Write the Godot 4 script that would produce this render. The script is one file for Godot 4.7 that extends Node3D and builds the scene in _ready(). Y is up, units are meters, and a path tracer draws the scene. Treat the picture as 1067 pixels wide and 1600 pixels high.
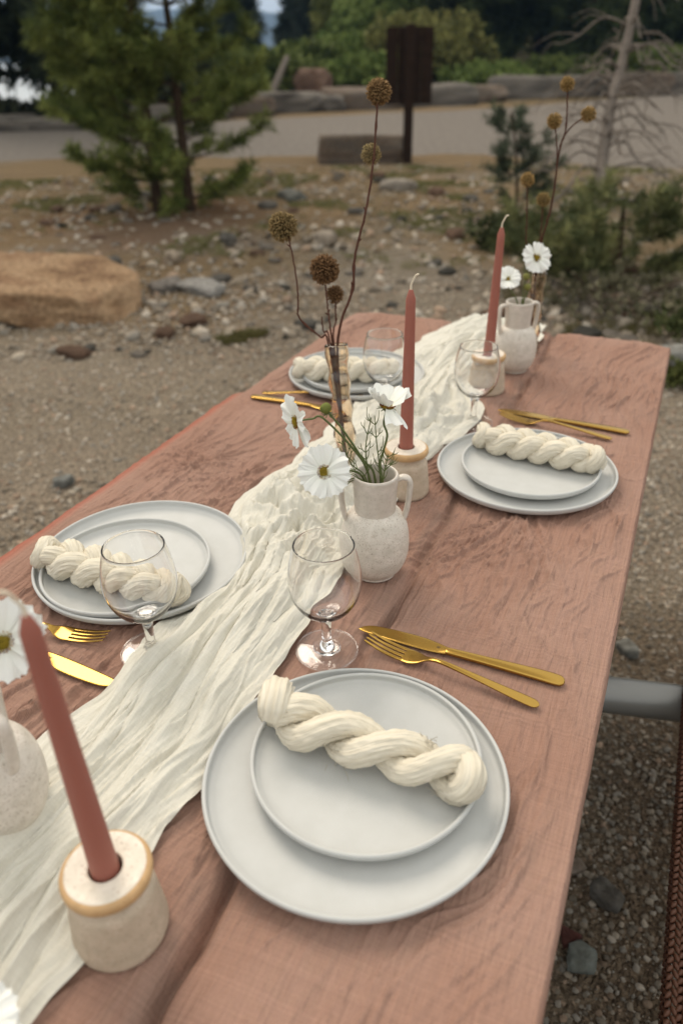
extends Node3D

# ---------------------------------------------------------------- mesh buffer
class Buf:
	var v := PackedVector3Array()
	var c := PackedColorArray()
	var uv := PackedVector2Array()
	var idx := PackedInt32Array()
	var col := Color(1, 1, 1)
	var two := false

	func grid(nu: int, nv: int, pts: PackedVector3Array, cu := false, cols := PackedColorArray(), uvs := PackedVector2Array()) -> void:
		var base := v.size()
		v.append_array(pts)
		if cols.size() == pts.size():
			c.append_array(cols)
		else:
			var cc := PackedColorArray()
			cc.resize(pts.size())
			cc.fill(col)
			c.append_array(cc)
		if uvs.size() == pts.size():
			uv.append_array(uvs)
		else:
			var uu := PackedVector2Array()
			uu.resize(pts.size())
			for j in nv:
				for i in nu:
					uu[j * nu + i] = Vector2(float(i) / nu, float(j) / nv)
			uv.append_array(uu)
		var last := nu if cu else nu - 1
		for j in nv - 1:
			for i in last:
				var a := base + j * nu + i
				var b := base + j * nu + (i + 1) % nu
				var d := a + nu
				var e := b + nu
				idx.append(a); idx.append(b); idx.append(d)
				idx.append(b); idx.append(e); idx.append(d)

	func tube(path: PackedVector3Array, radii: PackedFloat32Array, seg := 8, cols := PackedColorArray(), cap := true) -> void:
		var n := path.size()
		var pts := PackedVector3Array()
		var cl := PackedColorArray()
		var t0 := (path[1] - path[0]).normalized()
		var nn := t0.cross(Vector3(0.3, 0.9, 0.2))
		if nn.length() < 0.1:
			nn = t0.cross(Vector3(1, 0, 0))
		nn = nn.normalized()
		var rows := 0
		for k in n:
			var t := (path[mini(k + 1, n - 1)] - path[maxi(k - 1, 0)]).normalized()
			nn = (nn - t * nn.dot(t)).normalized()
			var b := nn.cross(t)
			var rep := [radii[k]]
			if cap and k == 0:
				rep = [0.0001, radii[k]]
			elif cap and k == n - 1:
				rep = [radii[k], 0.0001]
			for r in rep:
				rows += 1
				for i in seg:
					var a := TAU * i / seg
					pts.append(path[k] + (nn * cos(a) + b * sin(a)) * r)
					if cols.size() == n:
						cl.append(cols[k])
		grid(seg, rows, pts, true, cl)

	func lathe(prof: Array, seg := 48, xf := Transform3D(), wob := 0.0) -> void:
		var pts := PackedVector3Array()
		for p in prof:
			for i in seg:
				var a := TAU * i / seg
				var r: float = maxf(p.x, 0.00005) * (1.0 + wob * sin(a * 2.0 + p.y * 30.0))
				pts.append(xf * Vector3(r * cos(a), p.y, r * sin(a)))
		grid(seg, prof.size(), pts, true)

	func quad(a: Vector3, b: Vector3, cc: Vector3, d: Vector3) -> void:
		grid(2, 2, PackedVector3Array([a, b, d, cc]))

	func box(size: Vector3, xf := Transform3D(), bev := 0.003) -> void:
		# chamfered box: 6 inset faces, edge strips and corners
		var h := size / 2.0
		var e := minf(bev, minf(h.x, minf(h.y, h.z)) * 0.9)
		for ax in 3:
			for s in [-1.0, 1.0]:
				var n := Vector3.ZERO; n[ax] = s
				var u := Vector3.ZERO; u[(ax + 1) % 3] = 1
				var w := Vector3.ZERO; w[(ax + 2) % 3] = s
				var c0: Vector3 = n * h[ax]
				var hu: float = h[(ax + 1) % 3] - e
				var hw: float = h[(ax + 2) % 3] - e
				_flat([xf * (c0 - u * hu - w * hw), xf * (c0 + u * hu - w * hw), xf * (c0 + u * hu + w * hw), xf * (c0 - u * hu + w * hw)])
		for ax in 3:
			var i1 := (ax + 1) % 3
			var i2 := (ax + 2) % 3
			for s1 in [-1.0, 1.0]:
				for s2 in [-1.0, 1.0]:
					var a := Vector3.ZERO
					a[i1] = s1 * h[i1]; a[i2] = s2 * (h[i2] - e)
					var b := Vector3.ZERO
					b[i1] = s1 * (h[i1] - e); b[i2] = s2 * h[i2]
					var l := Vector3.ZERO
					l[ax] = h[ax] - e
					if s1 * s2 > 0:
						_flat([xf * (a - l), xf * (b - l), xf * (b + l), xf * (a + l)], true)
					else:
						_flat([xf * (a + l), xf * (b + l), xf * (b - l), xf * (a - l)], true)
		for sx in [-1.0, 1.0]:
			for sy in [-1.0, 1.0]:
				for sz in [-1.0, 1.0]:
					var p := [xf * Vector3(sx * h.x, sy * (h.y - e), sz * (h.z - e)), xf * Vector3(sx * (h.x - e), sy * h.y, sz * (h.z - e)), xf * Vector3(sx * (h.x - e), sy * (h.y - e), sz * h.z)]
					if sx * sy * sz > 0:
						p = [p[0], p[2], p[1]]
					_flat(p)

	func _flat(p: Array, flip := false) -> void:
		var base := v.size()
		var q := p.duplicate()
		if flip:
			q.reverse()
		for x in q:
			v.append(x); c.append(col); uv.append(Vector2(x.x + x.y, x.z + x.y))
		# front faces clockwise
		idx.append(base); idx.append(base + 2); idx.append(base + 1)
		if q.size() == 4:
			idx.append(base); idx.append(base + 3); idx.append(base + 2)

	func normals() -> PackedVector3Array:
		var n := PackedVector3Array()
		n.resize(v.size())
		for k in range(0, idx.size(), 3):
			var a := idx[k]
			var b := idx[k + 1]
			var d := idx[k + 2]
			var f := (v[d] - v[a]).cross(v[b] - v[a])
			n[a] += f; n[b] += f; n[d] += f
		for k in n.size():
			n[k] = n[k].normalized() if n[k].length_squared() > 1e-30 else Vector3.UP
		return n

	func mesh() -> ArrayMesh:
		var arr := []
		arr.resize(Mesh.ARRAY_MAX)
		arr[Mesh.ARRAY_VERTEX] = v
		arr[Mesh.ARRAY_NORMAL] = normals()
		arr[Mesh.ARRAY_COLOR] = c
		arr[Mesh.ARRAY_TEX_UV] = uv
		if two:
			arr[Mesh.ARRAY_TEX_UV2] = uv
		arr[Mesh.ARRAY_INDEX] = idx
		var m := ArrayMesh.new()
		m.add_surface_from_arrays(Mesh.PRIMITIVE_TRIANGLES, arr)
		return m

# ---------------------------------------------------------------- naming helpers
var used := {}
var M := {}
var rng := RandomNumberGenerator.new()
const TOP := 0.76          # height of the table top
const EYE := Vector3(0.368, 1.3406, 0.882)

func numbered(called: String) -> String:
	if not used.has(called):
		used[called] = 0
		return called
	used[called] += 1
	return "%s_%03d" % [called, used[called]]

func tag(o: Node3D, label: String, category: String, group := "") -> Node3D:
	o.set_meta("label", label)
	o.set_meta("category", category)
	if group != "":
		o.set_meta("group", group)
	return o

func thing(called: String, label: String, category: String, at := Vector3.ZERO, group := "") -> Node3D:
	var o := Node3D.new()
	o.name = numbered(called)
	o.position = at
	add_child(o, true)
	tag(o, label, category, group)
	return o

func solo(called: String, m: Mesh, mt: Material, label: String, category: String, at := Vector3.ZERO, group := "") -> MeshInstance3D:
	var o := MeshInstance3D.new()
	o.name = numbered(called)
	o.mesh = m
	o.material_override = mt
	o.position = at
	add_child(o, true)
	tag(o, label, category, group)
	return o

func part(called: String, m: Mesh, mt: Material, parent: Node3D, at := Transform3D()) -> MeshInstance3D:
	var o := MeshInstance3D.new()
	var nm := called
	var k := 0
	while parent.has_node(nm):
		k += 1
		nm = "%s_%03d" % [called, k]
	o.name = nm
	o.mesh = m
	o.material_override = mt
	o.transform = at
	parent.add_child(o, true)
	return o

func struct(called: String, m: Mesh, mt: Material, kind := "structure") -> MeshInstance3D:
	var o := MeshInstance3D.new()
	o.name = numbered(called)
	o.mesh = m
	o.material_override = mt
	add_child(o, true)
	o.set_meta("kind", kind)
	return o

func multi(called: String, m: Mesh, mt: Material, xfs: Array, cols: Array, parent: Node3D) -> MultiMeshInstance3D:
	var mm := MultiMesh.new()
	mm.transform_format = MultiMesh.TRANSFORM_3D
	mm.use_colors = true
	mm.mesh = m
	mm.instance_count = xfs.size()
	for i in xfs.size():
		mm.set_instance_transform(i, xfs[i])
		mm.set_instance_color(i, cols[i])
	var o := MultiMeshInstance3D.new()
	var nm := called
	var k := 0
	while parent.has_node(nm):
		k += 1
		nm = "%s_%03d" % [called, k]
	o.name = nm
	o.multimesh = mm
	o.material_override = mt
	parent.add_child(o, true)
	o.set_meta("kind", "stuff")
	return o

# ---------------------------------------------------------------- materials
func lin(r: float, g: float, b: float) -> Color:
	return Color(r, g, b).linear_to_srgb()

func mat(col: Color, rough := 0.8, spec := 0.5) -> StandardMaterial3D:
	var m := StandardMaterial3D.new()
	m.albedo_color = col
	m.roughness = rough
	m.metallic_specular = spec
	return m

func vmat(rough := 0.9, spec := 0.3) -> StandardMaterial3D:
	var m := mat(Color.WHITE, rough, spec)
	m.vertex_color_use_as_albedo = true
	return m

func fnl(sd: int, freq: float, oct := 3, kind := FastNoiseLite.TYPE_SIMPLEX_SMOOTH) -> FastNoiseLite:
	var n := FastNoiseLite.new()
	n.seed = sd
	n.noise_type = kind
	n.frequency = freq
	n.fractal_type = FastNoiseLite.FRACTAL_FBM if oct > 1 else FastNoiseLite.FRACTAL_NONE
	n.fractal_octaves = oct
	return n

func ntex(sd: int, freq: float, oct: int, size: int, lo: Color, hi: Color, kind := FastNoiseLite.TYPE_SIMPLEX_SMOOTH) -> NoiseTexture2D:
	var t := NoiseTexture2D.new()
	t.width = size
	t.height = size
	t.seamless = true
	t.noise = fnl(sd, freq, oct, kind)
	var g := Gradient.new()
	g.set_color(0, lo)
	g.set_color(1, hi)
	t.color_ramp = g
	return t

func htex(sd: int, freq: float, oct: int, size: int, kind := FastNoiseLite.TYPE_SIMPLEX_SMOOTH) -> NoiseTexture2D:
	var t := NoiseTexture2D.new()
	t.width = size
	t.height = size
	t.seamless = true
	t.noise = fnl(sd, freq, oct, kind)
	return t

func ridged(sd: int, freq: float, oct: int, size: int) -> NoiseTexture2D:
	var t := htex(sd, freq, oct, size)
	var n := t.noise as FastNoiseLite
	n.fractal_type = FastNoiseLite.FRACTAL_RIDGED
	n.fractal_octaves = oct
	n.domain_warp_enabled = true
	n.domain_warp_amplitude = 30.0
	n.domain_warp_frequency = 0.012
	return t

func speckle(sd: int, count: int, base: Color, dark: Array, cloudy := 0.10) -> ImageTexture:
	var r := RandomNumberGenerator.new()
	r.seed = sd
	var n := 512
	var im := Image.create(n, n, false, Image.FORMAT_RGBA8)
	im.fill(base)
	var cl := fnl(sd + 5, 0.012, 3)
	for y in n:
		for x in n:
			var k := cl.get_noise_2d(absf(x - 256.0), absf(y - 256.0)) * cloudy + r.randf_range(-0.012, 0.012)
			im.set_pixel(x, y, Color(base.r * (1.0 + k), base.g * (1.0 + k), base.b * (1.0 + k * 1.15)))
	for i in count:
		var cx := r.randi_range(0, n - 1)
		var cy := r.randi_range(0, n - 1)
		var rad := 0.5 + pow(r.randf(), 3.0) * 2.4
		var dc: Color = dark[r.randi() % dark.size()]
		var st := r.randf_range(0.25, 0.8)
		for yy in range(-3, 4):
			for xx in range(-3, 4):
				if xx * xx + yy * yy <= rad * rad:
					var px := posmod(cx + xx, n)
					var py := posmod(cy + yy, n)
					im.set_pixel(px, py, im.get_pixel(px, py).lerp(dc, st))
	return ImageTexture.create_from_image(im)

func tri(m: StandardMaterial3D, t: Texture2D, scale: float) -> StandardMaterial3D:
	m.albedo_texture = t
	m.uv1_triplanar = true
	m.uv1_scale = Vector3.ONE * scale
	return m

func relief(m: StandardMaterial3D, t: Texture2D, cm: float) -> StandardMaterial3D:
	m.heightmap_enabled = true
	m.heightmap_texture = t
	m.heightmap_scale = cm
	return m

func weave(sd: int, n: int, thread: int, depth: float) -> ImageTexture:
	# loose plain weave: every thread has its own tone and thickness
	var r := RandomNumberGenerator.new()
	r.seed = sd
	var a := []
	var b := []
	for k in n / thread:
		a.append(r.randf_range(1.0 - depth, 1.0))
		b.append(r.randf_range(1.0 - depth, 1.0))
	var im := Image.create(n, n, false, Image.FORMAT_RGBA8)
	for y in n:
		for x in n:
			var i := x / thread
			var j := y / thread
			var v: float = a[i] if (i + j) % 2 == 0 else b[j]
			if x % thread == 0 or y % thread == 0:
				v *= 1.0 - depth * 0.8
			v *= r.randf_range(0.96, 1.0)
			im.set_pixel(x, y, Color(v, v, v, 1.0))
	return ImageTexture.create_from_image(im)

func make_materials() -> void:
	# gauze cloths
	var cl := vmat(0.95, 0.15)
	cl.albedo_texture = ntex(11, 0.16, 2, 1024, Color(0.90, 0.89, 0.88), Color(1.0, 1.0, 1.0))
	cl.uv1_scale = Vector3(9.0, 1.2, 1)
	relief(cl, ridged(12, 0.008, 4, 1024), 0.16)
	cl.backlight_enabled = true
	cl.backlight = Color(0.06, 0.06, 0.06)
	cl.detail_enabled = true
	cl.detail_blend_mode = BaseMaterial3D.BLEND_MODE_MUL
	cl.detail_albedo = weave(1, 768, 3, 0.11)
	cl.detail_uv_layer = BaseMaterial3D.DETAIL_UV_2
	cl.uv2_scale = Vector3(4.2, 4.2, 1)
	M.cloth = cl
	var rn := mat(lin(0.87, 0.845, 0.755), 0.95, 0.15)
	rn.albedo_texture = ntex(13, 0.03, 3, 512, Color(0.95, 0.945, 0.93), Color(1, 1, 1))
	rn.uv1_scale = Vector3(1.3, 0.5, 1)
	relief(rn, ridged(14, 0.008, 3, 1024), 0.08)
	rn.backlight_enabled = true
	rn.backlight = Color(0.5, 0.5, 0.5)
	rn.detail_enabled = true
	rn.detail_blend_mode = BaseMaterial3D.BLEND_MODE_MUL
	rn.detail_albedo = weave(2, 512, 2, 0.05)
	rn.detail_uv_layer = BaseMaterial3D.DETAIL_UV_2
	rn.uv2_scale = Vector3(0.5, 1.6, 1)
	M.runner = rn
	var nk := mat(lin(0.775, 0.72, 0.60), 0.92, 0.2)
	nk.albedo_texture = ntex(15, 0.02, 3, 256, Color(0.93, 0.92, 0.9), Color(1, 1, 1))
	nk.uv1_scale = Vector3(3, 1.2, 1)
	relief(nk, ridged(33, 0.008, 3, 512), 0.10)
	nk.backlight_enabled = true
	nk.backlight = Color(0.3, 0.3, 0.3)
	M.napkin = nk
	# tableware
	var pl := mat(Color.WHITE, 0.5, 0.32)
	tri(pl, speckle(3, 0, Color(0.735, 0.738, 0.728), [Color(0.5, 0.5, 0.5)], 0.02), 5.0)
	M.plate = pl
	M.stone = tri(mat(Color.WHITE, 0.5, 0.45), speckle(4, 5200, Color(0.83, 0.80, 0.755), [Color(0.55, 0.45, 0.36), Color(0.62, 0.52, 0.44), Color(0.42, 0.34, 0.28)]), 9.0)
	M.stone_neck = tri(mat(Color.WHITE, 0.38, 0.5), speckle(5, 800, Color(0.80, 0.765, 0.72), [Color(0.6, 0.5, 0.42)]), 9.0)
	M.holder = relief(tri(mat(Color.WHITE, 0.62, 0.4), speckle(6, 2600, Color(0.725, 0.66, 0.58), [Color(0.5, 0.4, 0.32), Color(0.45, 0.36, 0.28), Color(0.86, 0.83, 0.78)]), 8.0), htex(16, 0.02, 4, 256), 0.05)
	M.holder_top = tri(mat(Color.WHITE, 0.5, 0.4), speckle(7, 1500, Color(0.86, 0.82, 0.76), [Color(0.6, 0.5, 0.42), Color(0.5, 0.4, 0.33)]), 8.0)
	M.clay = tri(mat(Color.WHITE, 0.6, 0.4), speckle(8, 500, Color(0.75, 0.61, 0.44), [Color(0.62, 0.42, 0.22)]), 9.0)
	M.hole = mat(lin(0.06, 0.035, 0.025), 0.9)
	M.wax = mat(lin(0.33, 0.122, 0.09), 0.55, 0.35)
	M.wax.subsurf_scatter_enabled = true
	M.wax.subsurf_scatter_strength = 0.15
	M.wick = mat(lin(0.72, 0.62, 0.48), 0.9)
	var gd := mat(lin(0.44, 0.27, 0.065), 0.2)
	gd.metallic = 1.0
	gd.roughness_texture = ntex(17, 0.05, 3, 256, Color(0.75, 0.75, 0.75), Color(1, 1, 1))
	gd.uv1_triplanar = true
	gd.uv1_scale = Vector3(30, 30, 30)
	M.gold = gd
	var gl := mat(Color(1, 1, 1, 0.0), 0.0)
	gl.refraction_enabled = true
	gl.refraction_scale = 0.05
	M.glass = gl
	var pn := mat(Color(1, 1, 1, 0.0), 0.0)
	pn.transparency = BaseMaterial3D.TRANSPARENCY_ALPHA
	M.pane = pn
	var am := mat(Color(0.975, 0.925, 0.86, 0.0), 0.0)
	am.refraction_enabled = true
	am.refraction_scale = 0.05
	M.amber = am
	# plants
	var pt := vmat(0.7, 0.3)
	pt.backlight_enabled = true
	pt.backlight = Color(0.5, 0.5, 0.5)
	M.petal = pt
	M.vertex = vmat(0.85, 0.25)
	M.stem = mat(lin(0.10, 0.125, 0.035), 0.6)
	M.dry = tri(mat(Color.WHITE, 0.8, 0.25), ntex(18, 0.04, 3, 256, Color(0.22, 0.13, 0.10), Color(0.40, 0.27, 0.22)), 30.0)
	var lf := vmat(0.75, 0.25)
	lf.backlight_enabled = true
	lf.backlight = Color(0.45, 0.45, 0.45)
	M.leaf = lf
	M.bark = relief(tri(mat(Color.WHITE, 0.95, 0.2), ntex(19, 0.03, 4, 256, Color(0.16, 0.12, 0.09), Color(0.36, 0.30, 0.25)), 4.0), htex(20, 0.03, 4, 256), 1.0)
	M.grey_wood = relief(tri(mat(Color.WHITE, 0.9, 0.2), ntex(21, 0.03, 4, 256, Color(0.32, 0.29, 0.265), Color(0.58, 0.54, 0.50)), 5.0), htex(20, 0.03, 4, 256), 0.5)
	M.brown_paint = tri(mat(Color.WHITE, 0.8, 0.25), ntex(22, 0.02, 4, 256, Color(0.13, 0.09, 0.065), Color(0.20, 0.145, 0.11)), 2.0)
	# ground and stone
	var gr := vmat(0.97, 0.15)
	tri(gr, ntex(23, 0.05, 5, 1024, Color(0.62, 0.60, 0.58), Color(1.12, 1.09, 1.05)), 0.9)
	gr.uv1_world_triplanar = true
	relief(gr, htex(24, 0.09, 4, 1024), 2.0)
	M.ground = gr
	var rk := vmat(0.9, 0.25)
	tri(rk, ntex(25, 0.03, 5, 512, Color(0.62, 0.60, 0.58), Color(1, 1, 1)), 1.6)
	relief(rk, htex(26, 0.03, 5, 512), 0.9)
	M.rock = rk
	M.pebble = vmat(0.9, 0.25)
	var rd := mat(Color.WHITE, 0.9, 0.3)
	tri(rd, ntex(27, 0.04, 5, 512, Color(0.36, 0.335, 0.305), Color(0.47, 0.44, 0.41)), 0.35)
	rd.uv1_world_triplanar = true
	M.road = rd
	var lk := mat(lin(0.36, 0.39, 0.40), 0.32, 0.5)
	relief(lk, htex(28, 0.03, 3, 256), 1.5)
	lk.uv1_triplanar = true
	lk.uv1_world_triplanar = true
	lk.uv1_scale = Vector3.ONE * 0.25
	M.lake = lk
	M.hill = tri(vmat(0.95, 0.1), ntex(29, 0.03, 5, 512, Color(0.6, 0.6, 0.6), Color(1, 1, 1)), 0.006)
	var pp := mat(lin(0.22, 0.22, 0.21), 0.42)
	pp.metallic = 0.25
	pp.roughness_texture = ntex(30, 0.02, 4, 256, Color(0.6, 0.6, 0.6), Color(1, 1, 1))
	pp.uv1_triplanar = true
	pp.uv1_scale = Vector3(6, 6, 6)
	M.steel = pp
	M.bench = mat(lin(0.085, 0.034, 0.018), 0.55, 0.4)
	M.wood = relief(tri(mat(Color.WHITE, 0.8, 0.25), ntex(31, 0.02, 4, 512, Color(0.24, 0.15, 0.11), Color(0.40, 0.27, 0.20)), 3.0), htex(32, 0.03, 3, 256), 0.3)

# ---------------------------------------------------------------- small maths
func spline(p: Array, n: int) -> PackedVector3Array:
	var out := PackedVector3Array()
	for k in n:
		var t := float(k) / (n - 1) * (p.size() - 1)
		var i := mini(int(t), p.size() - 2)
		var f := t - i
		var a: Vector3 = p[maxi(i - 1, 0)]
		var b: Vector3 = p[i]
		var c: Vector3 = p[i + 1]
		var d: Vector3 = p[mini(i + 2, p.size() - 1)]
		out.append(b.cubic_interpolate(c, a, d, f))
	return out

func spl2(p: Array, per := 6) -> Array:
	# smooth an open list of Vector2 (Catmull-Rom)
	var out := []
	for i in p.size() - 1:
		for k in per:
			var a: Vector2 = p[maxi(i - 1, 0)]
			var b: Vector2 = p[i]
			var c: Vector2 = p[i + 1]
			var d: Vector2 = p[mini(i + 2, p.size() - 1)]
			out.append(b.cubic_interpolate(c, a, d, float(k) / per))
	out.append(p[-1])
	return out

func ramp(n: int, a: float, b: float) -> PackedFloat32Array:
	var r := PackedFloat32Array()
	for k in n:
		r.append(lerpf(a, b, float(k) / maxf(n - 1, 1)))
	return r

func facing(n: Vector3, spin := 0.0) -> Basis:
	var y := n.normalized()
	var x := y.cross(Vector3(0.13, 0.2, 1.0)).normalized()
	var z := x.cross(y).normalized()
	return Basis(x, y, z) * Basis(Vector3.UP, spin)

func rough_rock(sd: int, half: Vector3, boxy := 0.5, planes := 14, rough := 0.05, nu := 28, nv := 18, cols := [Color(0.3, 0.27, 0.23)]) -> ArrayMesh:
	var r := RandomNumberGenerator.new()
	r.seed = sd
	var pl := []
	for a in [Vector3.RIGHT, Vector3.LEFT, Vector3.UP, Vector3.DOWN, Vector3.BACK, Vector3.FORWARD]:
		var j := Vector3(r.randf_range(-1, 1), r.randf_range(-1, 1), r.randf_range(-1, 1)) * 0.16
		pl.append([(a + j).normalized(), r.randf_range(0.88, 1.0)])
	for k in planes:
		var d := Vector3(r.randf_range(-1, 1), r.randf_range(-1, 1), r.randf_range(-1, 1)).normalized()
		pl.append([d, lerpf(0.92, 1.25, boxy) * r.randf_range(0.95, 1.1)])
	var nz := fnl(sd, 1.6, 4)
	var pts := PackedVector3Array()
	var cl := PackedColorArray()
	for j in nv:
		for i in nu:
			var th := PI * j / (nv - 1)
			var ph := TAU * i / nu
			var d := Vector3(sin(th) * cos(ph), -cos(th), sin(th) * sin(ph))
			var rr := 10.0
			for p in pl:
				var q: float = d.dot(p[0])
				if q > 0.05:
					rr = minf(rr, p[1] / q)
			rr = minf(rr, 1.7)
			rr *= 1.0 + nz.get_noise_3dv(d * 1.5) * rough * 2.0
			pts.append(d * rr * half)
			var t := clampf(0.5 + nz.get_noise_3dv(d * 0.8 + Vector3(7, 3, 1)) * 1.1, 0, 0.999) * (cols.size() - 1)
			var ca: Color = cols[int(t)]
			cl.append(ca.lerp(cols[mini(int(t) + 1, cols.size() - 1)], t - int(t)))
	var b := Buf.new()
	b.grid(nu, nv, pts, true, cl)
	return b.mesh()

func az(x: float, z: float) -> float:
	return rad_to_deg(atan2(x - EYE.x, -(z - EYE.z)))

func ground_y(x: float, z: float) -> float:
	var d := Vector2(x - EYE.x, z - EYE.z).length()
	var a := az(x, z)
	var lake := smoothstep(-33.0, -38.0, a) * (1.0 if a > -150.0 else 0.0)
	var y := 0.0
	y -= lake * 9.0 * smoothstep(19.5, 60.0, d)
	y += (1.0 - lake) * (0.02 * maxf(d - 30.0, 0.0) * (1.0 - smoothstep(60.0, 120.0, d)) + smoothstep(-23.0, -15.0, a) * 0.07 * maxf(d - 34.0, 0.0) * (1.0 if d < 400.0 else 400.0 / d))
	return y

# ================================================================= scene
func _ready() -> void:
	rng.seed = 20240611
	# camera
	var cam := Camera3D.new()
	cam.name = "camera"
	var at := CameraAttributesPhysical.new()
	at.frustum_focal_length = 17.887
	at.frustum_near = 0.03
	at.frustum_far = 6000.0
	at.frustum_focus_distance = 0.88
	at.exposure_aperture = 2.5
	cam.attributes = at
	cam.position = EYE
	cam.rotation_degrees = Vector3(-31.279, 23.951, -1.062)
	cam.current = true
	add_child(cam)
	# overcast sky
	var sk := ProceduralSkyMaterial.new()
	sk.sky_top_color = Color(0.93, 0.92, 0.89)
	sk.sky_horizon_color = Color(0.82, 0.82, 0.81)
	sk.sky_curve = 0.2
	sk.ground_bottom_color = Color(0.30, 0.27, 0.23)
	sk.ground_horizon_color = Color(0.45, 0.42, 0.38)
	sk.sun_angle_max = 1.0
	var sky := Sky.new()
	sky.sky_material = sk
	var env := Environment.new()
	env.background_mode = Environment.BG_SKY
	env.sky = sky
	env.background_energy_multiplier = 0.9
	env.tonemap_mode = Environment.TONE_MAPPER_LINEAR
	env.tonemap_exposure = 1.8
	env.sdfgi_enabled = true
	env.ssao_enabled = true
	env.ssil_enabled = true
	env.fog_enabled = true
	env.fog_density = 0.0005
	env.fog_light_color = Color(0.58, 0.73, 0.90)
	var we := WorldEnvironment.new()
	we.name = "environment"
	we.environment = env
	add_child(we)
	# sun through the cloud
	var sun := DirectionalLight3D.new()
	sun.name = "sun"
	sun.light_energy = 0.44
	sun.light_angular_distance = 30.0
	sun.light_color = Color(1.0, 0.95, 0.88)
	sun.shadow_enabled = true
	sun.look_at_from_position(Vector3(-2.8, 4.0, -2.4), Vector3.ZERO)
	add_child(sun)

	make_materials()
	build_ground()
	build_background()
	build_rocks()
	build_table()
	build_cloth()
	build_runner()
	build_place_settings()
	build_candles_and_vases()
	build_flowers()
	build_ground_cover()

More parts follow.
